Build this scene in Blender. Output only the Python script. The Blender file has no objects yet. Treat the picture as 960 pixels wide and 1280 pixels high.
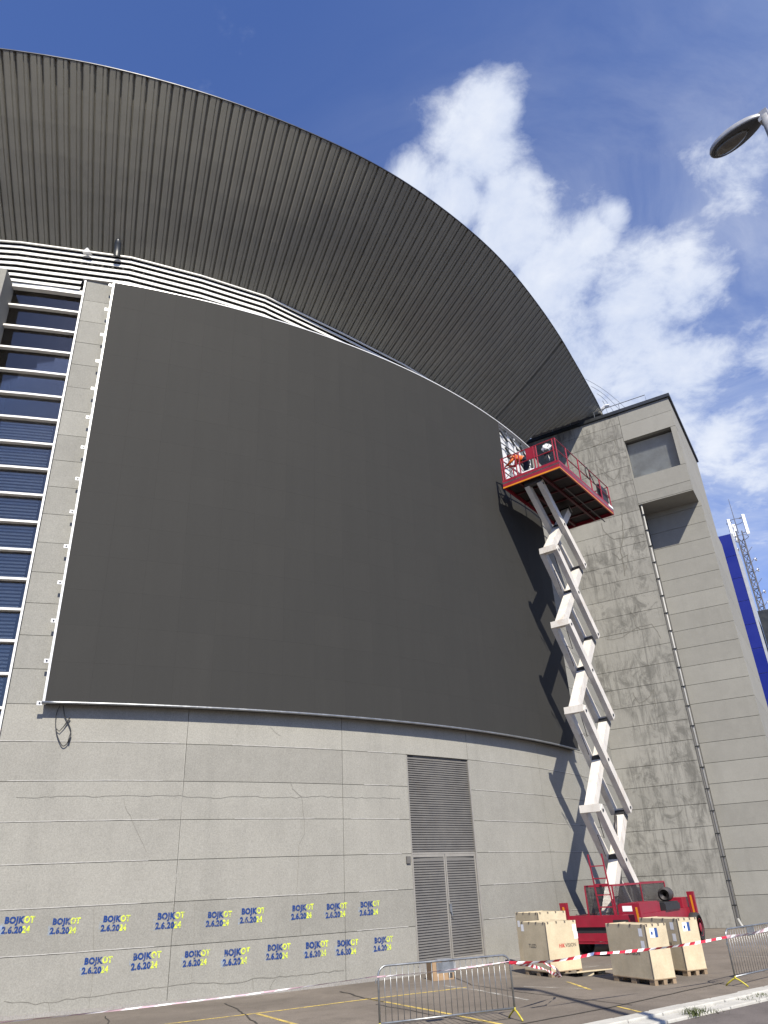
import bpy, math, random
from mathutils import Vector, Matrix
random.seed(11)
R_ = math.radians
scene = bpy.context.scene
COL = scene.collection

# ------------------------------------------------------------------ camera
EYE = 2.342
PITCH, ROLL, FPX = R_(27.236), R_(-2.876), 910.0      # photograph is 960 x 1280
_f = Vector((0, math.cos(PITCH), math.sin(PITCH)))
_u = Vector((0, -math.sin(PITCH), math.cos(PITCH)))
_r = Vector((1, 0, 0))
CAM_R = math.cos(ROLL) * _r + math.sin(ROLL) * _u
CAM_U = -math.sin(ROLL) * _r + math.cos(ROLL) * _u
cam_d = bpy.data.cameras.new('camera')
cam_d.sensor_fit = 'HORIZONTAL'
cam_d.sensor_width = 36.0
cam_d.lens = FPX / 960.0 * 36.0
cam_d.clip_start, cam_d.clip_end = 0.1, 3000
cam = bpy.data.objects.new('camera', cam_d)
M = Matrix((CAM_R, CAM_U, -_f)).transposed().to_4x4()
M.translation = (0, 0, EYE)
cam.matrix_world = M
COL.objects.link(cam)
scene.camera = cam

# ------------------------------------------------------------------ light, sky, exposure
SUN_AZ, SUN_EL = R_(166), R_(44)                       # azimuth clockwise from +Y
SUN = Vector((math.sin(SUN_AZ) * math.cos(SUN_EL), math.cos(SUN_AZ) * math.cos(SUN_EL), math.sin(SUN_EL)))
sd = bpy.data.lights.new('sun', 'SUN')
sd.energy, sd.angle, sd.color = 4.75, R_(0.55), (1.0, 0.925, 0.79)
so = bpy.data.objects.new('sun', sd)
so.rotation_euler = (-SUN).to_track_quat('-Z', 'Y').to_euler()
so.location = (0, -20, 60)
COL.objects.link(so)
vs = scene.view_settings
vs.view_transform, vs.look, vs.exposure, vs.gamma = 'Standard', 'None', 0.82, 1.0
vs.use_curve_mapping = False
scene.cycles.use_denoising = True
scene.cycles.max_bounces = 7
scene.cycles.diffuse_bounces = 4
scene.cycles.transparent_max_bounces = 12


def ray(x, y):
    """world direction through a point of the photograph (used to measure where things stand)"""
    return (x - 480) / FPX * CAM_R - (y - 640) / FPX * CAM_U + _f


def onz(x, y, z=0.0):
    d = ray(x, y)
    t = (z - EYE) / d.z
    return Vector((d.x * t, d.y * t, z))


CX, CY, RW = -20.218, 52.194, 33.756                   # the curved wall is a cylinder


def oncyl(x, y, off=0.0):
    d = ray(x, y)
    a = d.x * d.x + d.y * d.y
    b = -2 * (d.x * CX + d.y * CY)
    q = CX * CX + CY * CY - (RW + off) ** 2
    t = (-b - math.sqrt(max(b * b - 4 * a * q, 0))) / (2 * a)
    return Vector((d.x * t, d.y * t, d.z * t + EYE))


def cyl(ang, z, off=0.0):
    a = R_(ang)
    return Vector((CX + (RW + off) * math.sin(a), CY - (RW + off) * math.cos(a), z))


def ang_of(p):
    return math.degrees(math.atan2(p.x - CX, CY - p.y))


TA = R_(-59.955)
TN = Vector((-math.cos(TA), math.sin(TA), 0))          # tower face normal, towards the viewer
TN = TN if TN.y < 0 else -TN
TD = Vector((-TN.y, TN.x, 0))                          # along the face, to the right
TD = TD if TD.x > 0 else -TD


def tow(t, z, d=40.4):
    return TD * t - TN * d + Vector((0, 0, z))


def onplane(x, y, d=40.4):
    r = ray(x, y)
    k = -d / (TN.x * r.x + TN.y * r.y)
    return Vector((r.x * k, r.y * k, r.z * k + EYE))


# ------------------------------------------------------------------ node helpers
class NT:
    def __init__(self, tree):
        self.t = tree
        self.t.nodes.clear()

    def n(self, typ, **kw):
        nd = self.t.nodes.new(typ)
        for k, v in kw.items():
            setattr(nd, k, v)
        return nd

    def set(self, sock, v):
        if hasattr(v, 'is_output'):
            self.t.links.new(v, sock)
        elif isinstance(v, (tuple, list)) and len(v) == 3 and sock.type == 'RGBA':
            sock.default_value = (*v, 1)
        else:
            sock.default_value = v

    def math(self, op, a, b=0.0, c=None, clamp=False):
        nd = self.n('ShaderNodeMath', operation=op, use_clamp=clamp)
        self.set(nd.inputs[0], a)
        self.set(nd.inputs[1], b)
        if c is not None:
            self.set(nd.inputs[2], c)
        return nd.outputs[0]

    def vmath(self, op, a, b=(0, 0, 0), s=None):
        nd = self.n('ShaderNodeVectorMath', operation=op)
        self.set(nd.inputs[0], a)
        self.set(nd.inputs[1], b)
        if s is not None:
            self.set(nd.inputs['Scale'], s)
        return nd.outputs['Value'] if op in ('DISTANCE', 'DOT_PRODUCT', 'LENGTH') else nd.outputs[0]

    def noise(self, vec, scale, detail=4, rough=0.55, dist=0.0):
        nd = self.n('ShaderNodeTexNoise')
        if vec is not None:
            self.set(nd.inputs['Vector'], vec)
        nd.inputs['Scale'].default_value = scale
        nd.inputs['Detail'].default_value = detail
        nd.inputs['Roughness'].default_value = rough
        nd.inputs['Distortion'].default_value = dist
        return nd.outputs['Fac']

    def rng(self, v, a, b, c=0.0, d=1.0, smooth=False):
        nd = self.n('ShaderNodeMapRange', interpolation_type='SMOOTHSTEP' if smooth else 'LINEAR')
        self.set(nd.inputs['Value'], v)
        for k, q in zip(('From Min', 'From Max', 'To Min', 'To Max'), (a, b, c, d)):
            nd.inputs[k].default_value = q
        return nd.outputs[0]

    def mix(self, fac, a, b, blend='MIX'):
        nd = self.n('ShaderNodeMix', data_type='RGBA', blend_type=blend)
        nd.clamp_factor = True
        self.set(nd.inputs[0], fac)
        self.set(nd.inputs[6], a)
        self.set(nd.inputs[7], b)
        return nd.outputs[2]

    def ramp(self, v, stops):
        nd = self.n('ShaderNodeValToRGB')
        self.set(nd.inputs[0], v)
        el = nd.color_ramp.elements
        while len(el) < len(stops):
            el.new(0.5)
        for e, (p, c) in zip(el, stops):
            e.position = p
            e.color = (*c, 1) if len(c) == 3 else c
        return nd.outputs[0]

    def pos(self):
        return self.n('ShaderNodeNewGeometry').outputs['Position']

    def bump(self, h, strength, dist=0.01):
        nd = self.n('ShaderNodeBump')
        self.set(nd.inputs['Height'], h)
        nd.inputs['Strength'].default_value = strength
        nd.inputs['Distance'].default_value = dist
        return nd.outputs[0]

    def bsdf(self, color, rough=0.6, metal=0.0, normal=None, spec=0.5, **kw):
        nd = self.n('ShaderNodeBsdfPrincipled')
        self.set(nd.inputs['Base Color'], color)
        self.set(nd.inputs['Roughness'], rough)
        self.set(nd.inputs['Metallic'], metal)
        self.set(nd.inputs['Specular IOR Level'], spec)
        if normal is not None:
            self.set(nd.inputs['Normal'], normal)
        for k, v in kw.items():
            self.set(nd.inputs[k], v)
        return nd.outputs[0]

    def out(self, shader, world=False):
        o = self.n('ShaderNodeOutputWorld' if world else 'ShaderNodeOutputMaterial')
        self.t.links.new(shader, o.inputs['Surface'])


def mat(name):
    m = bpy.data.materials.new(name)
    m.use_nodes = True
    return m, NT(m.node_tree)


# ------------------------------------------------------------------ world: daylight sky with fair-weather cloud
world = bpy.data.worlds.new('World')
scene.world = world
world.use_nodes = True
W = NT(world.node_tree)
sky = W.n('ShaderNodeTexSky', sky_type='NISHITA')
sky.sun_disc = False
sky.sun_elevation, sky.sun_rotation = SUN_EL, SUN_AZ
sky.altitude, sky.air_density, sky.dust_density, sky.ozone_density = 120, 1.0, 0.45, 2.2
D = W.vmath('NORMALIZE', W.n('ShaderNodeTexCoord').outputs['Generated'])
sep = W.n('ShaderNodeSeparateXYZ')
W.t.links.new(D, sep.inputs[0])
flat = W.vmath('SCALE', D, s=W.math('DIVIDE', 1.0, W.math('MAXIMUM', W.math('ADD', sep.outputs[2], 0.22), 0.08)))
warp = W.n('ShaderNodeTexNoise')
W.set(warp.inputs['Vector'], flat)
warp.inputs['Scale'].default_value = 3.0
warp.inputs['Detail'].default_value = 3
flatw = W.vmath('ADD', flat, W.vmath('SCALE', W.vmath('SUBTRACT', warp.outputs['Color'], (0.5, 0.5, 0.5)), s=0.16))
fine = W.noise(flatw, 8.5, 10, 0.64)
puff = W.noise(flatw, 3.4, 5, 0.55)
wisp = W.noise(W.vmath('MULTIPLY', flatw, (1.0, 2.4, 1.0)), 1.5, 8, 0.62, 0.9)
# cumulus banks: direction (taken from the photograph), angular size, weight
banks = [(612, 145, 50, 1), (598, 190, 66, 1), (570, 245, 62, 1), (630, 255, 62, 1), (640, 300, 75, 1), (690, 355, 95, 1), (738, 300, 46, .9), (765, 272, 30, .8),
         (790, 400, 115, 1), (850, 375, 78, .9), (720, 440, 115, 1), (830, 480, 130, .95), (905, 520, 110, .75), (950, 600, 110, .7),
         (935, 205, 75, .62), (640, 400, 90, 1), (520, 235, 45, .9), (1010, 450, 140, .8), (1120, 560, 190, .9), (1150, 250, 90, .7)]
cov = None
for (bx, by, br, bw) in banks:
    d = ray(bx, by)
    rad = br / FPX / d.length * 1.6
    d = d.normalized()
    v = W.rng(W.vmath('DISTANCE', D, (d.x, d.y, d.z)), 0.0, rad, bw, 0.0, True)
    cov = v if cov is None else W.math('MAXIMUM', cov, v)
# the same kind of cloud scattered over the rest of the sky, mostly behind the viewer and low down
far = W.rng(W.noise(flat, 0.9, 3, 0.5), 0.50, 0.75, 0.0, 0.75)
cov2 = W.math('MAXIMUM', cov, W.math('MULTIPLY', far, W.rng(sep.outputs[1], 0.35, -0.25, 0.0, 1.0)))
tex = W.math('ADD', W.math('MULTIPLY', W.math('SUBTRACT', fine, 0.5), 1.7), W.math('MULTIPLY', W.math('SUBTRACT', puff, 0.5), 1.3))
dens = W.math('ADD', W.math('MULTIPLY', cov2, 1.15), tex)
mask = W.rng(dens, 0.26, 1.0, 0.0, 1.0, True)
veil = W.math('MULTIPLY', W.rng(W.vmath('DOT_PRODUCT', D, (0.62, 0.55, -0.55)), -0.30, 0.55, 0.0, 1.0, True), W.rng(wisp, 0.30, 0.70, 0.12, 0.72, True))
amount = W.math('MAXIMUM', W.math('MULTIPLY', mask, 0.93), veil)
shade = W.rng(W.math('ADD', W.math('MULTIPLY', cov2, 0.35), W.math('MULTIPLY', tex, 1.0)), -0.25, 0.85, 0.0, 1.0)
ccol = W.mix(shade, (4.6, 5.5, 7.6), (8.6, 8.9, 9.4))
bluer = W.mix(1.0, sky.outputs[0], (1.0, 1.17, 1.74), 'MULTIPLY')
bg = W.n('ShaderNodeBackground')
W.set(bg.inputs['Color'], W.mix(amount, bluer, ccol))
bg.inputs['Strength'].default_value = 0.064
W.out(bg.outputs[0], True)

# ------------------------------------------------------------------ materials
MT = {}
ALB = 0.64                                             # scales base colours down to balance sky, shadows and exposure
KEEP = {'soffit_metal', 'dark_void', 'frame_white', 'white_metal', 'sticker_white', 'tape_white', 'bag_plastic', 'antenna_white', 'rubber', 'lift_white'}


def concrete(name, base, stain=0.3, streak=0.3, grain=0.09, crackle=0.0):
    base = tuple(b * ALB for b in base)
    m, T = mat(name)
    p = T.pos()
    oi = T.n('ShaderNodeObjectInfo')
    big = T.noise(p, 0.55, 5, 0.6, 0.3)
    med = T.noise(p, 2.4, 6, 0.65)
    grit = T.noise(p, 30, 4, 0.75)
    stretch = T.vmath('MULTIPLY', p, (1.6, 1.6, 0.16))
    run = T.noise(stretch, 1.5, 6, 0.65)
    c = T.mix(1.0, (*base,), oi.outputs['Color'], 'MULTIPLY')
    c = T.mix(T.rng(big, 0.35, 0.7, 0.0, stain), c, tuple(b * 0.62 for b in base))
    c = T.mix(T.rng(run, 0.5, 0.78, 0.0, streak), c, tuple(b * 0.5 for b in base))
    c = T.mix(T.rng(med, 0.45, 0.72, 0.0, 0.22), c, tuple(min(1, b * 1.22) for b in base))
    if crackle:
        q = T.vmath('ADD', T.vmath('MULTIPLY', p, (1, 1, 0.8)), T.vmath('SCALE', T.vmath('SUBTRACT', T.n('ShaderNodeTexNoise').outputs['Color'], (.5, .5, .5)), s=0.0))
        blot = T.noise(q, 1.35, 10, 0.76, 0.8)
        where = T.noise(p, 0.32, 3, 0.5)
        f = T.math('MULTIPLY', T.rng(blot, 0.46, 0.64, 0.0, 0.85, True), T.rng(where, 0.34, 0.52, 0.0, crackle, True))
        c = T.mix(f, c, tuple(b * 0.42 for b in base))
        blot2 = T.noise(stretch, 2.2, 9, 0.75, 1.0)
        f2 = T.math('MULTIPLY', T.rng(blot2, 0.46, 0.64, 0.0, 0.9, True), T.rng(where, 0.32, 0.50, 0.0, crackle * 0.9, True))
        c = T.mix(f2, c, tuple(b * 0.46 for b in base))
    c = T.mix(T.rng(grit, 0.3, 0.7, 0.0, 1.0), T.mix(1.0, c, (1 - grain * 1.6,) * 3, 'MULTIPLY'), T.mix(1.0, c, (1 + grain,) * 3, 'MULTIPLY'))
    nrm = T.bump(T.math('ADD', T.math('MULTIPLY', grit, 0.6), med), 0.25, 0.006)
    T.out(T.bsdf(c, 0.88, 0, nrm, 0.25))
    MT[name] = m


concrete('wall_concrete', (0.372, 0.368, 0.334), 0.26, 0.20, 0.15)
concrete('tower_concrete', (0.388, 0.382, 0.350), 0.28, 0.26, 0.08, 0.95)
concrete('side_concrete', (0.366, 0.361, 0.330), 0.22, 0.20, 0.07)
concrete('core_concrete', (0.20, 0.195, 0.185), 0.2, 0.2)
concrete('footing_concrete', (0.40, 0.385, 0.36), 0.5, 0.1, 0.2)


def simple(name, col, rough=0.5, metal=0.0, spec=0.5, var=0.12, vscale=3.0, fine=0.05, bump=0.0, objcol=False, dirt=0.0, dirtcol=(0.12, 0.10, 0.08)):
    m, T = mat(name)
    p = T.pos()
    n1 = T.noise(p, vscale, 5, 0.6)
    n2 = T.noise(p, vscale * 14, 3, 0.6)
    col = tuple(q * (1.0 if name in KEEP else ALB) for q in col)
    c = (*col,)
    if objcol:
        c = T.mix(1.0, c, T.n('ShaderNodeObjectInfo').outputs['Color'], 'MULTIPLY')
    c = T.mix(T.rng(n1, 0.3, 0.7), T.mix(1.0, c, (1 - var,) * 3, 'MULTIPLY'), T.mix(1.0, c, (1 + var * 0.6,) * 3, 'MULTIPLY'))
    c = T.mix(T.rng(n2, 0.35, 0.65), T.mix(1.0, c, (1 - fine,) * 3, 'MULTIPLY'), c)
    if dirt:
        d = T.noise(T.vmath('MULTIPLY', p, (1.5, 1.5, 0.5)), vscale * 1.7, 8, 0.7)
        c = T.mix(T.rng(d, 0.52, 0.72, 0.0, dirt), c, dirtcol)
    nrm = T.bump(n2, bump, 0.004) if bump else None
    T.out(T.bsdf(c, T.rng(n1, 0.3, 0.7, max(0.02, rough - 0.08), min(1, rough + 0.08)), metal, nrm, spec))
    MT[name] = m


simple('soffit_metal', (0.190, 0.182, 0.150), 0.75, 0.0, 0.4, 0.10, 0.8, 0.03, objcol=True, dirt=0.22, dirtcol=(0.07, 0.065, 0.06))
simple('fascia_metal', (0.045, 0.05, 0.06), 0.4, 0.2, 0.5, 0.1, 2.0)
simple('roof_metal', (0.10, 0.11, 0.13), 0.5, 0.2)
simple('white_metal', (0.62, 0.62, 0.60), 0.45, 0.0, 0.5, 0.10, 1.6, 0.04, dirt=0.25, dirtcol=(0.42, 0.40, 0.37))
simple('dark_void', (0.022, 0.023, 0.025), 0.8)
simple('galvanised', (0.46, 0.48, 0.49), 0.38, 0.75, 0.5, 0.2, 6, 0.1)
simple('frame_white', (0.60, 0.61, 0.62), 0.4, 0.1, 0.5, 0.08, 3)
simple('cap_metal', (0.045, 0.050, 0.055), 0.4, 0.3, 0.5)
simple('louvre_grey', (0.185, 0.178, 0.165), 0.5, 0.2, 0.5, 0.10, 2.0, 0.05, dirt=0.3)
simple('door_frame', (0.36, 0.345, 0.315), 0.5, 0.1, 0.5, 0.1, 3)
simple('shutter_metal', (0.46, 0.49, 0.50), 0.42, 0.4, 0.5, 0.16, 1.4, 0.05, dirt=0.35, dirtcol=(0.2, 0.19, 0.17))
simple('lift_red', (0.36, 0.016, 0.040), 0.38, 0.0, 0.5, 0.16, 2.5, 0.06, dirt=0.35, dirtcol=(0.13, 0.03, 0.03))
simple('lift_red_shaded', (0.12, 0.016, 0.022), 0.55, 0.0, 0.4, 0.2, 3, 0.1)  # lift red with the shade under the platform put into the colour
simple('deck_under', (0.035, 0.024, 0.024), 0.7, 0.0, 0.3, 0.3, 4)  # near-black: platform underside shade put into the colour; chassis deck shares it
simple('lift_white', (0.56, 0.535, 0.49), 0.5, 0.0, 0.4, 0.14, 1.7, 0.05, dirt=0.6, dirtcol=(0.36, 0.28, 0.21))
simple('rubber', (0.022, 0.022, 0.022), 0.75, 0, 0.4, 0.25, 8)
simple('black_plastic', (0.028, 0.028, 0.030), 0.5)
simple('wire_grey', (0.12, 0.11, 0.11), 0.5, 0.5)
simple('reflector_orange', (0.85, 0.32, 0.02), 0.35)
simple('deck_floor', (0.30, 0.31, 0.32), 0.5, 0.5)
simple('plywood', (0.78, 0.665, 0.46), 0.68, 0, 0.3, 0.16, 2.2, 0.10, dirt=0.3, dirtcol=(0.40, 0.30, 0.18))
simple('pallet_wood', (0.42, 0.31, 0.20), 0.75, 0, 0.3, 0.25, 5, 0.15)
simple('edge_dark', (0.20, 0.17, 0.14), 0.6, 0.3)
simple('sticker_white', (0.78, 0.79, 0.80), 0.5)
simple('sticker_blue', (0.035, 0.10, 0.33), 0.5)
simple('ink_red', (0.62, 0.045, 0.035), 0.6)
simple('ink_black', (0.06, 0.055, 0.05), 0.6)
simple('cardboard', (0.44, 0.30, 0.18), 0.8, 0, 0.2, 0.12, 5)
simple('paper_grey', (0.40, 0.42, 0.45), 0.6)
simple('tape_red', (0.66, 0.03, 0.06), 0.35, 0, 0.5, 0.05)
simple('tape_pink', (0.80, 0.55, 0.62), 0.35, 0, 0.5, 0.05)
simple('tape_white', (0.85, 0.82, 0.83), 0.35, 0, 0.5, 0.05)
simple('yellow_foot', (0.66, 0.58, 0.06), 0.5, 0, 0.5, 0.2, 8)
simple('blue_cladding', (0.008, 0.022, 0.27), 0.5, 0, 0.25, 0.06, 0.5)
simple('pale_cladding', (0.52, 0.55, 0.60), 0.5)
simple('antenna_white', (0.75, 0.76, 0.78), 0.5)
simple('steel_mast', (0.20, 0.19, 0.185), 0.5, 0.4)
simple('lamp_shell', (0.52, 0.53, 0.54), 0.42, 0.3, 0.5, 0.12, 7, dirt=0.3, dirtcol=(0.25, 0.25, 0.24))
simple('lamp_rim', (0.07, 0.075, 0.08), 0.4)
simple('lamp_bowl', (0.16, 0.15, 0.13), 0.12, 0, 0.6, 0.3, 9)
simple('pipe_white', (0.50, 0.50, 0.48), 0.5, 0, 0.5, 0.1)
simple('hivis', (0.95, 0.20, 0.03), 0.6, 0, 0.3, 0.14, 9, 0.1)
simple('trousers', (0.022, 0.024, 0.045), 0.85, 0, 0.2, 0.25, 9)
simple('skin', (0.48, 0.28, 0.20), 0.55)
simple('hair', (0.018, 0.014, 0.012), 0.7)
simple('reflective_band', (0.72, 0.73, 0.70), 0.35)
simple('bag_plastic', (0.76, 0.77, 0.78), 0.35, 0, 0.5, 0.25, 14)
simple('kerb_paint', (0.66, 0.65, 0.60), 0.8, 0, 0.25, 0.16, 2.5, 0.10, bump=0.3, dirt=0.55, dirtcol=(0.30, 0.28, 0.25))
simple('blind_slat', (0.62, 0.64, 0.66), 0.5, 0, 0.4, 0.05)
simple('room_dark', (0.030, 0.034, 0.042), 0.7)
simple('cable_black', (0.03, 0.03, 0.03), 0.5)
simple('crack_dark', (0.25, 0.24, 0.21), 0.9, 0, 0.1, 0.3, 8)
simple('joint_lime', (0.56, 0.55, 0.52), 0.9, 0, 0.1, 0.2, 8)
simple('tar', (0.085, 0.078, 0.07), 0.85, 0, 0.2, 0.3, 6)
simple('grass', (0.085, 0.11, 0.030), 0.7, 0, 0.3, 0.35, 9)


def paint_worn(name, col, lo, hi, scale=9):
    m, T = mat(name)
    p = T.pos()
    nz = T.noise(p, scale, 8, 0.72)
    fac = T.rng(nz, lo, hi)
    mx = T.n('ShaderNodeMixShader')
    T.set(mx.inputs[0], fac)
    T.t.links.new(T.n('ShaderNodeBsdfTransparent').outputs[0], mx.inputs[1])
    T.t.links.new(T.bsdf((*col,), 0.8, 0, None, 0.2), mx.inputs[2])
    T.out(mx.outputs[0])
    MT[name] = m


paint_worn('spray_blue', (0.010, 0.036, 0.15), 0.34, 0.50, 13)
paint_worn('spray_yellow', (0.52, 0.62, 0.06), 0.36, 0.56, 14)
paint_worn('spray_haze', (0.30, 0.40, 0.55), 0.46, 0.85, 7)
paint_worn('line_yellow', (0.60, 0.45, 0.12), 0.34, 0.60, 4)
paint_worn('line_white', (0.55, 0.54, 0.50), 0.40, 0.75, 3)


def asphalt(name, base):
    base = tuple(b * ALB for b in base)
    m, T = mat(name)
    p = T.pos()
    big = T.noise(p, 0.22, 5, 0.6, 0.4)
    med = T.noise(p, 1.7, 7, 0.7, 0.5)
    agg = T.noise(p, 28, 4, 0.85)
    vor = T.n('ShaderNodeTexVoronoi', feature='DISTANCE_TO_EDGE')
    T.set(vor.inputs['Vector'], T.vmath('ADD', p, T.vmath('SCALE', T.n('ShaderNodeTexNoise').outputs['Color'], s=0.0)))
    vor.inputs['Scale'].default_value = 0.33
    c = T.mix(T.rng(big, 0.33, 0.68), tuple(b * 0.74 for b in base), tuple(b * 1.18 for b in base))
    c = T.mix(T.rng(med, 0.48, 0.72, 0, 0.6), c, tuple(b * 0.60 for b in base))
    c = T.mix(T.rng(med, 0.28, 0.42, 0.35, 0.0), c, tuple(b * 1.45 for b in base))
    c = T.mix(T.rng(agg, 0.3, 0.72), T.mix(1.0, c, (0.74,) * 3, 'MULTIPLY'), T.mix(1.0, c, (1.22,) * 3, 'MULTIPLY'))
    T.out(T.bsdf(c, 0.9, 0, T.bump(T.math('ADD', agg, med), 0.35, 0.008), 0.25))
    MT[name] = m


asphalt('asphalt', (0.238, 0.205, 0.172))
asphalt('road_asphalt', (0.17, 0.150, 0.142))

m, T = mat('led_face')                                 # matt black pixel mask, one texel grid per few centimetres
p = T.pos()
oi = T.n('ShaderNodeObjectInfo')
n1 = T.noise(p, 0.5, 4, 0.5)
fine_n = T.noise(p, 70, 2, 0.6)
vert = T.noise(T.vmath('MULTIPLY', p, (1.3, 1.3, 0.12)), 1.6, 5, 0.7)
c = T.mix(T.rng(oi.outputs['Random'], 0, 1), (0.0303, 0.0305, 0.0292), (0.0322, 0.0322, 0.0307))
c = T.mix(T.rng(vert, 0.38, 0.66, 0, 0.35), c, (0.0245, 0.0246, 0.0240))
c = T.mix(T.rng(n1, 0.3, 0.7, 0, 0.3), c, (0.0285, 0.0284, 0.0272))
c = T.mix(T.rng(fine_n, 0.35, 0.7, 0.0, 0.5), c, (0.0215, 0.0213, 0.0206))
T.out(T.bsdf(c, 0.78, 0, T.bump(fine_n, 0.3, 0.004), 0.18))
MT['led_face'] = m

m, T = mat('window_glass')
fr = T.n('ShaderNodeFresnel')
fr.inputs['IOR'].default_value = 1.6
mx = T.n('ShaderNodeMixShader')
T.set(mx.inputs[0], T.math('ADD', T.math('MULTIPLY', fr.outputs[0], 0.9), 0.05, clamp=True))
tr = T.n('ShaderNodeBsdfTransparent')
tr.inputs['Color'].default_value = (0.88, 0.91, 0.92, 1)
gl = T.n('ShaderNodeBsdfGlossy')
gl.inputs['Roughness'].default_value = 0.015
gl.inputs['Color'].default_value = (0.60, 0.55, 0.50, 1)
T.t.links.new(tr.outputs[0], mx.inputs[1])
T.t.links.new(gl.outputs[0], mx.inputs[2])
T.out(mx.outputs[0])
MT['window_glass'] = m


# ------------------------------------------------------------------ mesh helpers
class MB:
    def __init__(self):
        self.v, self.f, self.m = [], [], []

    def face(self, pts, mi=0):
        b = len(self.v)
        self.v += [Vector(p) for p in pts]
        self.f.append(tuple(range(b, b + len(pts))))
        self.m.append(mi)
        return self

    def hexa(self, q, mi=0):
        """eight corners: four below (ccw), four above"""
        b = len(self.v)
        self.v += [Vector(p) for p in q]
        for fc in ((3, 2, 1, 0), (4, 5, 6, 7), (0, 1, 5, 4), (1, 2, 6, 5), (2, 3, 7, 6), (3, 0, 4, 7)):
            self.f.append(tuple(b + i for i in fc))
            self.m.append(mi)
        return self

    def box(self, x0, x1, y0, y1, z0, z1, mi=0):
        return self.hexa([(x0, y0, z0), (x1, y0, z0), (x1, y1, z0), (x0, y1, z0), (x0, y0, z1), (x1, y0, z1), (x1, y1, z1), (x0, y1, z1)], mi)

    def bar(self, a, b, w, h, up=(0, 0, 1), mi=0):
        """rectangular bar from a to b; w across, h along up"""
        a, b = Vector(a), Vector(b)
        d = (b - a).normalized()
        up = Vector(up)
        s = d.cross(up)
        if s.length < 1e-6:
            s = d.cross(Vector((1, 0, 0)))
        s.normalize()
        u = s.cross(d)
        s, u = s * w / 2, u * h / 2
        return self.hexa([a - s - u, a + s - u, b + s - u, b - s - u, a - s + u, a + s + u, b + s + u, b - s + u], mi)

    def tube(self, pts, r, n=8, mi=0, cap=True, close=False):
        pts = [Vector(p) for p in pts]
        k = len(pts)
        rs = r if isinstance(r, (list, tuple)) else [r] * k
        base = len(self.v)
        prev = None
        for i, p in enumerate(pts):
            if close:
                d = pts[(i + 1) % k] - pts[i - 1]
            else:
                d = pts[min(i + 1, k - 1)] - pts[max(i - 1, 0)]
            d.normalize()
            s = d.cross(Vector((0, 0, 1))) if prev is None else prev - d * prev.dot(d)
            if s.length < 1e-4:
                s = d.cross(Vector((1, 0, 0)))
            s.normalize()
            prev = s
            u = s.cross(d)
            for j in range(n):
                a = 2 * math.pi * j / n
                self.v.append(p + (s * math.cos(a) + u * math.sin(a)) * rs[i])
        rng = range(k if close else k - 1)
        for i in rng:
            i2 = (i + 1) % k
            for j in range(n):
                j2 = (j + 1) % n
                self.f.append((base + i * n + j, base + i2 * n + j, base + i2 * n + j2, base + i * n + j2))
                self.m.append(mi)
        if cap and not close:
            self.f.append(tuple(base + j for j in range(n)))
            self.f.append(tuple(base + (k - 1) * n + j for j in reversed(range(n))))
            self.m += [mi, mi]
        return self

    def lathe(self, prof, axis_o, axis_d, n=20, mi=0):
        """prof: (distance along axis, radius)"""
        o, d = Vector(axis_o), Vector(axis_d).normalized()
        s = d.cross(Vector((0, 0, 1)))
        if s.length < 1e-4:
            s = d.cross(Vector((1, 0, 0)))
        s.normalize()
        u = s.cross(d)
        base = len(self.v)
        for h, r in prof:
            for j in range(n):
                a = 2 * math.pi * j / n
                self.v.append(o + d * h + (s * math.cos(a) + u * math.sin(a)) * r)
        for i in range(len(prof) - 1):
            for j in range(n):
                j2 = (j + 1) % n
                self.f.append((base + i * n + j, base + i * n + j2, base + (i + 1) * n + j2, base + (i + 1) * n + j))
                self.m.append(mi)
        self.f.append(tuple(base + j for j in range(n)))
        self.f.append(tuple(base + (len(prof) - 1) * n + j for j in reversed(range(n))))
        self.m += [mi, mi]
        return self

    def mesh(self, name, mats, smooth=False, origin=None):
        me = bpy.data.meshes.new(name)
        o = Vector(origin) if origin is not None else Vector((0, 0, 0))
        me.from_pydata([tuple(p - o) for p in self.v], [], self.f)
        for q in (mats if isinstance(mats, (list, tuple)) else [mats]):
            me.materials.append(MT[q])
        if any(self.m):
            me.polygons.foreach_set('material_index', self.m)
        if smooth:
            me.polygons.foreach_set('use_smooth', [True] * len(me.polygons))
        me.update()
        return me

    def build(self, name, mats, parent=None, smooth=False, local=False):
        """world-coordinate vertices (or parent-local when local) -> one object"""
        org = Vector((0, 0, 0))
        if parent is not None and not local:
            q = parent
            while q is not None:
                org += q.location
                q = q.parent
        elif parent is None and not local:
            xs = [p.x for p in self.v]
            ys = [p.y for p in self.v]
            org = Vector(((min(xs) + max(xs)) / 2, (min(ys) + max(ys)) / 2, min(p.z for p in self.v)))
        ob = bpy.data.objects.new(name, self.mesh(name, mats, smooth, org))
        ob.parent = parent
        if parent is None and not local:
            ob.location = org
        COL.objects.link(ob)
        return ob


def obj(name, me, parent=None, loc=(0, 0, 0), rot=(0, 0, 0)):
    o = bpy.data.objects.new(name, me)
    o.parent = parent
    o.location, o.rotation_euler = loc, rot
    COL.objects.link(o)
    return o


def tag(o, label=None, cat=None, group=None, kind=None):
    if label:
        o['label'] = label
    if cat:
        o['category'] = cat
    if group:
        o['group'] = group
    if kind:
        o['kind'] = kind
    return o


def thing(name, loc, label, cat, group=None, rz=0.0):
    o = bpy.data.objects.new(name, None)
    o.location = loc
    o.rotation_euler = (0, 0, rz)
    o.empty_display_size = 0.3
    COL.objects.link(o)
    return tag(o, label, cat, group)


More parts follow.
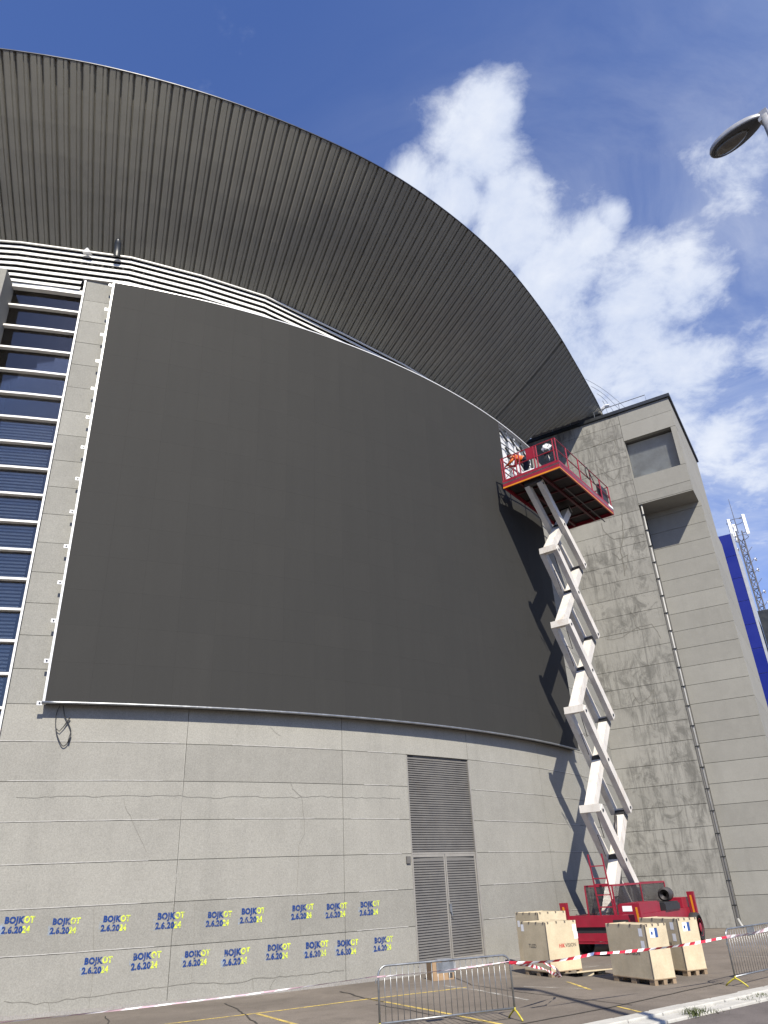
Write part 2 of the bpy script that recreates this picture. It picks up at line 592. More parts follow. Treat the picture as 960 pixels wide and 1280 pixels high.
def text_mesh(s, size, bold=0.0, shear=0.0, squeeze=1.0):
    cu = bpy.data.curves.new('t', 'FONT')
    cu.body, cu.size, cu.offset, cu.shear = s, size, bold, shear
    cu.space_character = 1.0 + bold * 9
    cu.resolution_u = 3
    ob = bpy.data.objects.new('t', cu)
    COL.objects.link(ob)
    bpy.context.view_layer.update()
    me = bpy.data.meshes.new_from_object(ob.evaluated_get(bpy.context.evaluated_depsgraph_get()))
    vs_ = [Vector((v.co.x * squeeze, v.co.y, 0)) for v in me.vertices]
    fs = [tuple(pl.vertices) for pl in me.polygons]
    bpy.data.objects.remove(ob)
    bpy.data.meshes.remove(me)
    bpy.data.curves.remove(cu)
    return vs_, fs


def add_text(mb, s, size, x, y, mi, bold=0.0, squeeze=1.0, shear=0.0):
    vs_, fs = text_mesh(s, size, bold, shear, squeeze)
    b = len(mb.v)
    mb.v += [v + Vector((x, y, 0)) for v in vs_]
    for f in fs:
        mb.f.append(tuple(b + i for i in f))
        mb.m.append(mi)
    return max(v.x for v in vs_) + x


def curved_panel(a0, a1, z0, z1, off=0.0, depth=0.06, step=1.2):
    mb = MB()
    n = max(1, round((a1 - a0) / step))
    A = [a0 + (a1 - a0) * i / n for i in range(n + 1)]
    b = len(mb.v)
    for a in A:
        mb.v += [cyl(a, z0, off), cyl(a, z1, off), cyl(a, z1, off - depth), cyl(a, z0, off - depth)]
    for i in range(n):
        p, q = b + 4 * i, b + 4 * i + 4
        for j in range(3):
            mb.f.append((p + j, q + j, q + (j + 1) % 4, p + (j + 1) % 4) if j else (p, q, q + 1, p + 1))
            mb.m.append(0)
        mb.f.append((p + 3, q + 3, q, p))
        mb.m.append(0)
    mb.f.append((b, b + 1, b + 2, b + 3))
    mb.f.append((b + 4 * n + 3, b + 4 * n + 2, b + 4 * n + 1, b + 4 * n))
    mb.m += [0, 0]
    return mb


def grey(o, g, warm=0.0):
    o.color = (g * (1 + warm), g, g * (1 - warm), 1)


def ribbon_on(pts, w, lift_fn=None):
    """flat strip through pts (world), width w, facing the given normal function"""
    mb = MB()
    k = len(pts)
    for i in range(k - 1):
        a, b = pts[i], pts[i + 1]
        nrm = lift_fn(a) if lift_fn else Vector((0, 0, 1))
        s = (b - a).cross(nrm)
        if s.length < 1e-6:
            continue
        s = s.normalized() * w / 2
        mb.face([a - s, a + s, b + s * 0.95, b - s * 0.95])
    return mb


# ================================================================== THE GROUND
g = MB()
g.face([(-600, -300, 0), (600, -300, 0), (600, 900, 0), (-600, 900, 0)])
ground = tag(g.build('parking_ground', 'asphalt'), kind='structure')

# kerb line from the photograph: near right corner
K0, K1 = onz(770, 1280), onz(959, 1239.4)
kd = (K1 - K0).normalized()
kn = Vector((kd.y, -kd.x, 0))                          # towards the road (viewer side)
rd = MB()
S0, S1 = K0 - kd * 16 + kn * 0.70, K0 + kd * 40 + kn * 0.70
rd.face([S0 + Vector((0, 0, .004)), S0 + kn * 24 + Vector((0, 0, .004)), S1 + kn * 24 + Vector((0, 0, .004)), S1 + Vector((0, 0, .004))])
tag(rd.build('road', 'road_asphalt'), kind='structure')
kerb = tag(bpy.data.objects.new('kerb', None), kind='structure')
kerb.location = K0
COL.objects.link(kerb)
for row, (o0, o1, h0) in enumerate(((0.0, 0.33, 0.10), (0.345, 0.68, 0.045))):
    s = -3.0 - row * 0.37
    while s < 16:
        L = 0.98
        h = h0 + random.uniform(-.008, .008)
        j = random.uniform(-.012, .012)
        c0, c1 = K0 + kd * (s + .012), K0 + kd * (s + L - .012)
        mb = MB()
        bv = 0.02
        lo = [c0 + kn * (o0 + j), c0 + kn * (o1 + j), c1 + kn * (o1 + j), c1 + kn * (o0 + j)]
        cen = sum(lo, Vector()) / 4
        up = [q + (cen - q).normalized() * bv + Vector((0, 0, h)) for q in lo]
        mid = [q + Vector((0, 0, h - bv)) for q in lo]
        lo = [q + Vector((0, 0, -.05)) for q in lo]
        mb.hexa(lo[::-1][:4][::-1] + mid)
        mb.hexa([q - Vector((0, 0, 0.001)) for q in mid] + up)
        mb.build('kerb_stone', 'kerb_paint', kerb)
        s += L

# painted bay lines, tar joints and cracks on the asphalt
GZ = 0.005


def ground_line(name, pix, w, material, z=GZ, jig=0.0):
    pts = [onz(*q, z) for q in pix]
    if jig:
        out = []
        for a, b in zip(pts[:-1], pts[1:]):
            n = max(2, int((b - a).length / 0.25))
            for i in range(n):
                q = a.lerp(b, i / n)
                out.append(q + Vector((random.uniform(-jig, jig), random.uniform(-jig, jig), 0)))
        pts = out + [pts[-1]]
    o = ribbon_on(pts, w).build(name, material, ground)
    return o


ground_line('bay_line', [(90, 1294), (207, 1280), (350, 1263), (450, 1250), (550, 1238.3), (583, 1234)], 0.10, 'line_yellow')
ground_line('bay_line', [(322, 1267.2), (365, 1279), (420, 1294)], 0.10, 'line_yellow')
ground_line('bay_line', [(459, 1248), (550, 1265), (640, 1283)], 0.10, 'line_yellow')
ground_line('bay_line', [(554, 1232), (600, 1238), (660, 1250)], 0.09, 'line_white', GZ + .002)
ground_line('bay_line', [(709, 1227), (738, 1237)], 0.09, 'line_yellow')
ground_line('bay_line', [(655, 1233), (736, 1236)], 0.06, 'line_white')
ground_line('bay_line', [(772, 1258), (822, 1270)], 0.07, 'line_yellow')
ground_line('bay_line', [(722, 1210), (770, 1205)], 0.07, 'line_white')
ground_line('bay_line', [(876, 1195), (960, 1196)], 0.07, 'line_white')
ground_line('tar_joint', [(640, 1282), (760, 1259.6), (876, 1234), (905, 1228)], 0.05, 'tar', GZ + .003, 0.012)
ground_line('tar_joint', [(560, 1218), (590, 1231), (650, 1240), (790, 1256)], 0.03, 'tar', GZ + .003, 0.02)
ground_line('tar_joint', [(282, 1254), (300, 1263), (322, 1281)], 0.04, 'tar', GZ + .003, 0.03)
ground_line('tar_joint', [(425, 1239), (455, 1247), (480, 1252)], 0.06, 'tar', GZ + .003, 0.04)
ground_line('tar_joint', [(131, 1270), (136, 1276), (134, 1284)], 0.03, 'tar', GZ + .003, 0.015)
ground_line('tar_joint', [(470, 1255), (540, 1268), (620, 1283)], 0.03, 'tar', GZ + .003, 0.03)

# ================================================================== THE CURVED CONCRETE WALL
wall = thing('curved_wall', cyl(30, 0), 'curved grey concrete facade wall stencilled with blue and yellow dates', 'wall')
curved_panel(8.5, 71.5, -0.3, 6.2, -0.07, 0.5, 1.5).build('wall_core', 'core_concrete', wall)
curved_panel(16.62, 71.5, 6.21, 22.75, -0.07, 0.5, 1.5).build('wall_core', 'core_concrete', wall)
ROWS = [0.0, 1.247, 2.247, 3.245, 4.243, 5.243, 6.257, 7.262]
GAP = 0.014


def gap_panel(a0, a1, z0, z1, g, warm=0.0, mt='wall_concrete'):
    da = math.degrees(GAP / 2 / RW)
    o = curved_panel(a0 + da, a1 - da, z0 + GAP / 2, z1 - GAP / 2, random.uniform(-.003, .003)).build('concrete_panel', mt, wall)
    grey(o, g, warm)
    return o


cols = [8.6, 16.6, 24.88, 33.25, 37.5]
colsR = [42.4, 50.0, 57.0, 63.5, 69.5]
for r in range(7):
    z0, z1 = ROWS[r], ROWS[r + 1]
    tone = (0.98, 0.88, 1.02, 1.04, 1.03, 1.0, 1.10)[r]
    cl = cols if r < 6 else [16.6, 24.88, 33.25, 42.4]
    for a0, a1 in zip(cl[:-1], cl[1:]):
        t = tone * random.uniform(.975, 1.025)
        if r == 5 and a0 == 24.88:
            t = 0.90
        gap_panel(a0, a1, z0, z1, t, 0.01)
    for a0, a1 in zip(colsR[:-1], colsR[1:]):
        t = tone * random.uniform(.98, 1.03)
        if r == 4:
            t *= 0.95
        gap_panel(a0, a1, z0, z1, t, 0.005)
strip_rows = [7.262 + i * 0.974 for i in range(17)]
for i, (z0, z1) in enumerate(zip(strip_rows[:-1], strip_rows[1:])):
    t = random.uniform(.93, 1.03)
    if i == 14:
        t = 1.14
    if i == 9:
        t = 1.10
    gap_panel(16.6, 20.5, z0, z1, t * 0.97)
    gap_panel(53.0, 69.5, z0, z1, random.uniform(.95, 1.03))
# footing strip in front of the wall and the metal edge beside the windows
fo = curved_panel(8.6, 37.3, -0.02, 0.075, 0.17, 0.17, 1.0)
fo.build('footing', 'footing_concrete', wall)
curved_panel(42.6, 69, -0.02, 0.075, 0.15, 0.15, 1.0).build('footing', 'footing_concrete', wall)
curved_panel(16.47, 16.575, 6.26, 22.85, 0.025, 0.16).build('edge_trim', 'white_metal', wall)
curved_panel(16.35, 20.5, 22.85, 22.93, 0.05, 0.2).build('coping', 'white_metal', wall)


def cyl_n(p):
    v = Vector((p.x - CX, p.y - CY, 0))
    return v.normalized()


def crack(pix, w=0.012, material='crack_dark', jig=0.02, off=0.006):
    w *= 0.7
    pts = [oncyl(*q, off) for q in pix]
    out = []
    for a, b in zip(pts[:-1], pts[1:]):
        n = max(2, int((b - a).length / 0.16))
        for i in range(n):
            q = a.lerp(b, i / n) + Vector((random.uniform(-jig, jig) * .8, random.uniform(-jig, jig) * .5, random.uniform(-jig, jig)))
            k = cyl_n(q)
            out.append(Vector((CX, CY, q.z)) + k * (RW + off))
    out.append(pts[-1])
    return ribbon_on(out, w, cyl_n).build('crack', material, wall)


crack([(20, 997), (140, 995), (225, 995), (270, 997), (320, 996), (370, 997), (396, 995), (440, 997), (500, 998)], 0.012)
crack([(364, 979), (366, 986), (377, 997), (380, 1024), (381, 1042), (373, 1056), (373, 1072), (371, 1112), (376, 1170)], 0.012)
crack([(154, 998), (156, 1008), (163, 1020), (183, 1065)], 0.010)
crack([(118, 1135), (117, 1190), (115, 1235), (111, 1262)], 0.010)
crack([(5, 1252), (45, 1255), (110, 1246), (200, 1234), (250, 1228), (300, 1229), (318, 1223), (350, 1221), (430, 1213)], 0.022)
crack([(243, 1130), (243, 1180), (239, 1228)], 0.007)
crack([(316, 1222), (317, 1245)], 0.010)
crack([(345, 1222), (337, 1235), (345, 1243)], 0.012)
crack([(60, 1254), (62, 1268)], 0.014)
crack([(455, 1118), (453, 1160)], 0.007)
crack([(338, 908), (345, 916), (351, 920)], 0.010)
crack([(725, 968), (733, 976), (742, 975)], 0.014)
for zj, sg in zip(ROWS[1:7], (1, 1, 1, 1, 1, 0)):      # pale lime runs along the joints
    for a0, a1 in ((9, 15), (16, 24), (26, 32), (33.5, 37), (42.8, 49), (50.5, 55)):
        if random.random() < 0.85:
            s0 = a0 + random.uniform(0, 1.5)
            s1 = a1 + random.uniform(-1.0, .6)
            n = int((s1 - s0) / 0.35)
            pts = [cyl(s0 + (s1 - s0) * i / n, zj + 0.016 + random.uniform(-.003, .003), 0.005) for i in range(n + 1)]
            ribbon_on(pts, 0.020, cyl_n).build('joint_stain', 'joint_lime', wall)
crack([(235, 902), (232, 930), (229, 975), (227, 1010), (224, 1060), (220, 1100), (217, 1130)], 0.010, 'joint_lime', 0.008)

# stencilled dates
gm = MB()
x = add_text(gm, 'BOJK', 0.175, 0, 0.19, 0, 0.011, 0.90)
add_text(gm, 'OT', 0.180, x - 0.018, 0.19, 1, 0.008, 0.82)
x = add_text(gm, '2.6.20', 0.175, -0.03, 0.0, 0, 0.010, 0.90)
add_text(gm, '24', 0.180, x - 0.006, 0.0, 1, 0.008, 0.82)
gm.face([(-0.075, -0.03, -0.002), (0.03, -0.03, -0.002), (0.03, 0.2, -0.002), (-0.075, 0.2, -0.002)], 2)
gmesh = gm.mesh('stencil', ['spray_blue', 'spray_yellow', 'spray_haze'])
row1 = [(18.35, 1.76), (20.2, 1.69), (22.2, 1.68), (24.45, 1.65), (26.65, 1.63), (28.2, 1.66), (30.7, 1.66), (32.5, 1.64), (34.4, 1.64)]
row2 = [(21.65, .79), (23.6, .79), (25.75, .77), (27.5, .71), (29.5, .76), (31.4, .72), (33.05, .71), (35.15, .71)]
for (a, z) in row1 + row2:
    p = cyl(a - 0.45, z, 0.008) - wall.location
    o = obj('stencil', gmesh, wall, cyl(a - 0.25, z, 0.008) - wall.location, (R_(90), R_(random.uniform(-1.5, 1.5)), R_(a)))
    s = random.uniform(1.04, 1.14)
    o.scale = (s, s, s)

# small intercom box beside the doors
ib = MB()
for (da0, da1, zz0, zz1, o1) in ((37.10, 37.36, 2.97, 3.17, 0.05),):
    ib = curved_panel(da0, da1, zz0, zz1, o1, 0.05)
ib.build('intercom_box', 'louvre_grey', wall)

# ------------------------------------------------------------------ louvred double door in the wall
DA0, DA1 = 37.5, 42.4
Pm = cyl((DA0 + DA1) / 2, 0)
dn = cyl_n(Pm)
dx = Vector((-dn.y, dn.x, 0))
if dx.x < 0:
    dx = -dx
half = (cyl(DA1, 0) - cyl(DA0, 0)).length / 2
base = (cyl(DA0, 0) + cyl(DA1, 0)) / 2


def dpt(u, z, o=0.0):
    return base + dx * u + dn * o + Vector((0, 0, z))


def dbox(mb, u0, u1, z0, z1, o0, o1, mi=0):
    return mb.hexa([dpt(u0, z0, o1), dpt(u1, z0, o1), dpt(u1, z0, o0), dpt(u0, z0, o0), dpt(u0, z1, o1), dpt(u1, z1, o1), dpt(u1, z1, o0), dpt(u0, z1, o0)], mi)


dbox(MB(), -half, half, 0, 0.27, -0.3, -0.01).build('threshold', 'footing_concrete', wall)
slat_cache = {}


def louvre(mb_parent, u0, u1, z0, z1, pitch, nm='slat'):
    """overlapping slats, one object each, sharing a mesh"""
    n = int((z1 - z0) / pitch)
    key = (round(u1 - u0, 3), pitch)
    if key not in slat_cache:
        s = MB()
        w = u1 - u0
        s.hexa([dx * 0 + dn * 0.035, dx * w + dn * 0.035, dx * w + dn * 0.03, dn * 0.03,
                dn * 0.004 + Vector((0, 0, pitch * .86)), dx * w + dn * 0.004 + Vector((0, 0, pitch * .86)), dx * w - dn * 0.002 + Vector((0, 0, pitch * .86)), -dn * 0.002 + Vector((0, 0, pitch * .86))])
        slat_cache[key] = s.mesh('slat', 'louvre_grey')
    for i in range(n):
        obj(nm, slat_cache[key], mb_parent, dpt(u0, z0 + i * pitch, -0.055) - wall.location)


panel_up = dbox(MB(), -half + .02, half - .02, 3.28, 6.24, -0.12, -0.06).build('louvre_panel', 'dark_void', wall)
louvre(panel_up, -half + .03, half - .03, 3.30, 6.20, 0.0725)
for (u0, u1) in ((-half + .03, -0.015), (0.015, half - .05)):
    leaf = MB()
    for (a, b, c, d) in ((u0, u0 + .05, .27, 3.22), (u1 - .05, u1, .27, 3.22), (u0 + .05, u1 - .05, .27, .32), (u0 + .05, u1 - .05, 3.14, 3.22)):
        dbox(leaf, a, b, c, d, -0.10, -0.025)
    dbox(leaf, u0 + .05, u1 - .05, .32, 3.14, -0.12, -0.07, 1)
    leaf = leaf.build('door_leaf', ['door_frame', 'dark_void'], wall)
    louvre(leaf, u0 + .05, u1 - .05, .33, 3.13, 0.0725)
    if u0 > 0:
        h = dbox(MB(), u0 + .005, u0 + .10, 1.55, 1.78, -0.024, 0.02)
        h.tube([dpt(u0 + .05, 1.56, .03), dpt(u0 + .05, 1.46, .05), dpt(u0 + .12, 1.45, .05)], 0.012, 6)
        h.build('door_lock', 'galvanised', leaf)
fr = MB()
dbox(fr, half - .05, half + .02, 0.2, 3.25, -0.09, 0.015)
dbox(fr, half - .03, half + .02, 3.25, 6.2, -0.09, 0.012)
dbox(fr, -half - .01, -half + .028, 0.2, 6.24, -0.09, 0.012)
dbox(fr, -half + .028, half - .05, 3.225, 3.28, -0.10, -0.02)
fr.build('door_frame', 'door_frame', wall)

# ================================================================== WINDOW BAY LEFT OF THE STRIP
bay = thing('window_bay', cyl(12.5, 6.26), 'tall bay of dark glass with white horizontal fins at left edge', 'window')
curved_panel(4.0, 16.35, 4.0, 24.3, -1.5, 0.3, 2).build('room_back', 'room_dark', bay)
curved_panel(16.3, 16.46, 6.2, 22.9, -0.3, 1.4).build('room_side', 'room_dark', bay)
FIN = 0.945
zf = 22.28
k = 0
while zf > 5.5:
    curved_panel(5.0, 16.46, zf - 0.035, zf + 0.035, -0.06, 0.2, 2).build('window_fin', 'white_metal', bay)
    curved_panel(5.0, 16.46, zf - FIN + 0.036, zf - 0.036, -0.22, 0.012, 0.9).build('window_pane', 'window_glass', bay)
    if k >= 6:
        bl = MB()
        for i in range(7):
            zz = zf - 0.12 - i * 0.112
            bl.v, bl.f, bl.m = bl.v, bl.f, bl.m
            c = curved_panel(5.0, 16.2, zz - 0.028, zz + 0.028, -0.31, 0.02, 2)
            b0 = len(bl.v)
            bl.v += c.v
            bl.f += [tuple(b0 + q for q in f_) for f_ in c.f]
            bl.m += c.m
        bl.build('blind', 'blind_slat', bay)
    zf -= FIN
    k += 1
curved_panel(5.0, 16.46, 22.12, 22.30, 0.0, 0.2, 2).build('head_trim', 'white_metal', bay)
for a in (10.6, 13.4):
    curved_panel(a, a + .06, 6.3, 22.1, -0.245, 0.06).build('mullion', 'room_dark', bay)
pc = oncyl(9, 336, 0.75)
pil = curved_panel(ang_of(pc) - 1.0, ang_of(pc), 5.0, pc.z, 0.75, 1.0)
o = pil.build('pilaster', 'wall_concrete', bay)
grey(o, .95)

# ================================================================== WHITE LOUVRE BAND UNDER THE ROOF
knots = [(3.0, 0.0), (7.5, 0.0), (12.4, 0.02), (19.0, 0.1), (23.5, -0.05), (28.0, -0.2), (35.0, -0.8), (41.0, -1.0), (48.0, -1.1), (56.0, -1.5), (64.0, -1.7), (80.0, -1.7)]
ZIN = 24.2


def inner_pt(a, z):
    """point on the faceted line of the louvre band at angle a"""
    for (a0, o0), (a1, o1) in zip(knots[:-1], knots[1:]):
        if a <= a1:
            p, q = cyl(a0, z, o0), cyl(a1, z, o1)
            # intersect chord with the radial line at a
            ra = Vector((math.sin(R_(a)), -math.cos(R_(a))))
            e = (q - p).to_2d()
            w = Vector((p.x - CX, p.y - CY))
            det = ra.x * (-e.y) - ra.y * (-e.x)
            t = (ra.x * w.y - ra.y * w.x) / det * -1 if abs(det) > 1e-9 else 0
            t = (w.x * ra.y - w.y * ra.x) / (e.y * ra.x - e.x * ra.y)
            return p.lerp(q, t)
    return cyl(a, z, -1.0)


band = thing('louvre_band', cyl(25, 22.9), 'band of white horizontal louvre slats between screen and roof', 'louvres')
for (a0, o0), (a1, o1) in zip(knots[:-1], knots[1:]):
    if a0 > 60:
        continue
    mbk = MB()
    p, q = cyl(a0, 0, o0 - .32), cyl(a1, 0, o1 - .32)
    zb = 22.2
    mbk.face([p + Vector((0, 0, zb)), q + Vector((0, 0, zb)), q + Vector((0, 0, 24.6)), p + Vector((0, 0, 24.6))])
    mbk.build('backing', 'dark_void', band)
    for i in range(7):
        zc = ZIN - 0.17 - i * 0.272
        if i > 4 and a0 > 16:
            continue
        e0, e1 = a0, a1
        if i > 4 and a1 > 16.3:
            e1 = 16.3
        P, Q = inner_pt(e0 + 1e-4, zc), inner_pt(e1 - 1e-4, zc)
        nn = cyl_n((P + Q) / 2)
        s = MB()
        up = Vector((0, 0, 0.095))
        s.hexa([P - up + nn * .05, Q - up + nn * .05, Q - up + nn * .02, P - up + nn * .02, P + up - nn * .03, Q + up - nn * .03, Q + up - nn * .06, P + up - nn * .06])
        s.build('slat', 'white_metal', band)
top_tr = MB()
for (a0, o0), (a1, o1) in zip(knots[:-1], knots[1:]):
    if a0 < 60:
        top_tr.bar(cyl(a0, ZIN - 0.005, o0 + .06), cyl(a1, ZIN - 0.005, o1 + .06), 0.06, 0.05)
top_tr.build('top_rail', 'white_metal', band)

# ================================================================== ROOF CANOPY
roof = thing('roof_canopy', cyl(35, 24.2), 'huge curved grey ribbed metal roof overhang above the black screen', 'roof')
ZOUT = 29.0
ocurve = [(0, 4.2), (11.5, 4.2), (13.9, 4.3), (24, 4.3), (33.7, 4.2), (36.1, 4.1), (39.9, 3.85), (43.6, 3.72), (48.8, 3.3), (54.5, 2.96), (57.2, 2.79), (63.3, 2.68), (70.1, 3.13), (72.8, 3.35), (84, 4.2)]


def oof(a):
    for (a0, o0), (a1, o1) in zip(ocurve[:-1], ocurve[1:]):
        if a <= a1:
            t = (a - a0) / (a1 - a0)
            return o0 + (o1 - o0) * t
    return ocurve[-1][1]


def zout(a):
    t = min(1, max(0, (a - 50) / 14))
    return ZOUT + 0.5 * t * t * (3 - 2 * t)


def fan(a):
    """the ribs are not quite radial: angle at the wall for a rib that meets the edge at angle a"""
    tab = [(0, -.9), (10, -.6), (16, -.3), (25, .2), (33.5, .9), (43.8, 2.4), (57, 3.4), (64, 4.2), (80, 6)]
    for (a0, s0), (a1, s1) in zip(tab[:-1], tab[1:]):
        if a <= a1:
            return a - (s0 + (s1 - s0) * (a - a0) / (a1 - a0))
    return a


def oof_s(a):
    return sum(oof(a + d) for d in (-3, -1.5, 0, 1.5, 3)) / 5


def inner_cut(I, O):
    """towards the tower the soffit runs up over the tower roof instead of meeting the wall"""
    for k in range(40, -1, -1):
        P_ = I.lerp(O, k / 42)
        hd = Vector((P_.x, P_.y, 0)).normalized()
        D_ = -DF_T / (TN.x * hd.x + TN.y * hd.y)
        if (hd * D_).dot(TD) > -11.9 and (P_.z - EYE) / math.hypot(P_.x, P_.y) < (28.42 - EYE) / D_:
            return I.lerp(O, min(1, (k + 1) / 42))
    return I


DF_T = 40.4
PITCHA = 0.672
SEAM = 57.1
a = 5.0
i = 0
PROF = [(0.0, 0.0), (0.36, 0.0), (0.385, 0.03), (0.435, 0.03), (0.46, 0.0), (0.66, 0.0), (0.68, 0.03), (0.73, 0.03), (0.77, 0.10), (0.86, 0.10), (0.91, 0.012), (1.0, 0.0)]
NR = 6
while a < 76:
    a1 = a + PITCHA
    mb = MB()
    seam = abs((a + a1) / 2 - SEAM) < PITCHA / 2
    for (u, h) in PROF:
        aa = a + (a1 - a) * u
        if seam and 0.55 < u < 0.97:
            h = 0.28
        I = inner_pt(fan(aa), ZIN)
        O = cyl(aa, zout(aa), oof_s(aa))
        if aa > 50:
            I = inner_cut(I, O)
        nn = (O - I).cross(Vector((math.cos(R_(aa)), math.sin(R_(aa)), 0))).normalized()
        if nn.z < 0:
            nn = -nn
        for j in range(NR + 1):
            t = j / NR
            mb.v.append(I.lerp(O, t) + nn * (h - 0.10 * math.sin(math.pi * t)))
    nu = len(PROF)
    for u in range(nu - 1):
        for j in range(NR):
            p0 = u * (NR + 1) + j
            mb.f.append((p0, p0 + 1, p0 + NR + 2, p0 + NR + 1))
            mb.m.append(0)
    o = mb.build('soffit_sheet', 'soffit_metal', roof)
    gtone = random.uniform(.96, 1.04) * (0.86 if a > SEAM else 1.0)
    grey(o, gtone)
    a = a1
    i += 1
# edge gutter and the roof skin above it
fa, sk = MB(), MB()
prev = None
a = 4.0
while a <= 76:
    O = cyl(a, zout(a), oof_s(a))
    nn = cyl_n(O)
    cur = (O - nn * 0.02 + Vector((0, 0, 0.0)), O + nn * 0.03 + Vector((0, 0, 0.02)), O + nn * 0.03 + Vector((0, 0, 0.06)), O - nn * 0.25 + Vector((0, 0, 0.09)), O - nn * 7 + Vector((0, 0, 1.4)))
    if prev:
        for q in range(3):
            fa.face([prev[q], cur[q], cur[q + 1], prev[q + 1]])
        sk.face([prev[3], cur[3], cur[4], prev[4]])
    prev = cur
    a += 0.75
fa.build('edge_gutter', 'fascia_metal', roof)
sk.build('roof_skin', 'roof_metal', roof)
# closing wall behind the soffit so no light leaks in
curved_panel(4, 74, 22.0, 26.5, -2.4, 0.2, 3).build('eaves_wall', 'dark_void', roof)
# small vent hood and bracket on the soffit foot
vp = oncyl(146, 320, 0.30)
vent = MB().lathe([(0, .13), (0.45, .13), (0.60, .09), (0.66, 0.02)], vp, cyl_n(vp) * .5 + Vector((0, 0, .75)), 12)
vent.build('vent_hood', 'cap_metal', roof, True)
vq = oncyl(108, 315, 0.25) + Vector((0, 0, .06))
MB().hexa([vq + Vector((-.16, 0, -.02)), vq + Vector((.16, 0, -.06)), vq + Vector((.16, .15, -.06)), vq + Vector((-.16, .15, -.02)), vq + Vector((-.02, 0, .16)), vq + Vector((.02, 0, .16)), vq + Vector((.02, .1, .16)), vq + Vector((-.02, .1, .16))]).build('bracket', 'frame_white', roof)

# ================================================================== LED SCREEN
SA0, SA1, SZ0, SZ1, SO = 18.32, 55.6, 7.28, 22.62, 0.32
screen = thing('led_screen', cyl(37, SZ0), 'huge curved black LED video screen, switched off, top right corner unfinished', 'screen')
NC, NRW = 20, 14
ca, cz = (SA1 - SA0) / NC, (SZ1 - SZ0) / NRW
w = (RW + SO) * R_(ca)
pm = MB()
gw = 0.0012
pm.box(-w / 2 + gw / 2, w / 2 - gw / 2, 0.0, 0.09, gw / 2, cz - gw / 2)
led_mesh = pm.mesh('led_module', 'led_face')
for c in range(NC):
    for r in range(NRW):
        if c >= NC - 3 and r >= NRW - 3:
            continue
        am = SA0 + (c + .5) * ca
        obj('led_module', led_mesh, screen, cyl(am, SZ0 + r * cz, SO + random.uniform(-.0004, .0004)) - screen.location, (0, 0, R_(am)))
# sheet-metal back and edge trims
curved_panel(SA0, SA1, SZ0 + .03, SZ1 - .02, 0.12, 0.02, 1.5).build('back_sheet', 'frame_white', screen)
curved_panel(SA0 - .115, SA0 - .012, SZ0 - .05, SZ1 + .06, SO + .02, 0.30).build('side_trim', 'frame_white', screen)
curved_panel(SA0 - .115, SA1 + .02, SZ1 + .012, SZ1 + .055, SO + .02, 0.30, 1.0).build('top_trim', 'frame_white', screen)
mt_ = MB()
mt_.tube([cyl(SA0 - .15 + (SA1 - SA0 + .3) * i / 60, SZ0 - 0.035, SO - 0.01) for i in range(61)], 0.04, 8)
mt_.build('bottom_tube', 'galvanised', screen, True)
curved_panel(SA0 - .1, SA1, SZ0 - .03, SZ0 - .012, SO - .02, 0.28, 1.5).build('bottom_tray', 'cap_metal', screen)
curved_panel(SA1 + .01, SA1 + .06, SZ0, SZ1, SO, 0.3).build('side_trim', 'cap_metal', screen)
for i in range(14):                                    # wall brackets down the left edge
    zb = SZ0 - .06 + i * 1.176
    p = cyl(SA0 - .23, zb, SO - .02)
    k, e = cyl_n(p), Vector((math.cos(R_(SA0)), math.sin(R_(SA0)), 0))
    b = MB()
    b.bar(p - e * .07, p + e * .07, 0.02, 0.11)
    br_ = b.build('bracket', 'frame_white', screen)
    MB().lathe([(0, .028), (.02, .028)], p + k * 0.004, k, 8).build('bolt', 'cap_metal', br_)
# exposed steel frame in the unfinished corner
UA0 = SA1 - 3 * ca
for j in range(5):
    am = UA0 + .1 + (SA1 - UA0 - .2) * j / 4
    MB().bar(cyl(am, SZ1 - 3 * cz - .3, .20), cyl(am, SZ1, .20), 0.07, 0.07, cyl_n(cyl(am, 0))).build('frame_post', 'galvanised' if j % 2 else 'frame_white', screen)
for zz in (SZ1 - .08, SZ1 - .32, SZ1 - 1.1, SZ1 - 2.2, SZ1 - 3.2):
    t = MB()
    t.tube([cyl(UA0 + (SA1 - UA0) * i / 8, zz, .25) for i in range(9)], 0.032, 6)
    t.build('frame_rail', 'galvanised', screen)
for (u, zz) in ((.18, .5), (.5, .55), (.8, .6), (.3, 1.4), (.66, 1.5)):
    am = UA0 + (SA1 - UA0) * u
    p = cyl(am, SZ1 - zz, .22)
    e = Vector((math.cos(R_(am)), math.sin(R_(am)), 0))
    MB().bar(p - e * .45 + Vector((0, 0, .22)), p + e * .3 - Vector((0, 0, .2)), 0.04, 0.09, cyl_n(p)).build('frame_brace', 'cap_metal', screen)
# loose cable loop hanging below the lower left corner
cb = MB()
pl = [(75, 882), (71, 891), (69.5, 903), (71, 917), (75, 928), (79, 932.5), (84, 929), (87, 920), (88.5, 913), (85, 903), (81, 895), (79, 882)]
pts = [oncyl(*q, 0.16 if i in (0, 11) else 0.06) for i, q in enumerate(pl)]
sm = []
for i in range(len(pts) - 1):
    p0, p1, p2, p3 = pts[max(i - 1, 0)], pts[i], pts[i + 1], pts[min(i + 2, len(pts) - 1)]
    for t in (0, .25, .5, .75):
        sm.append(0.5 * ((2 * p1) + (p2 - p0) * t + (2 * p0 - 5 * p1 + 4 * p2 - p3) * t * t + (3 * p1 - p0 - 3 * p2 + p3) * t ** 3))
sm.append(pts[-1])
cb.tube(sm, 0.013, 6)
pl2 = [oncyl(*q, 0.07) for q in ((70.3, 911), (74, 914), (79, 909), (84, 902), (87.5, 897))]
cb.tube(pl2, [.012, .012, .012, .022, .022], 6)
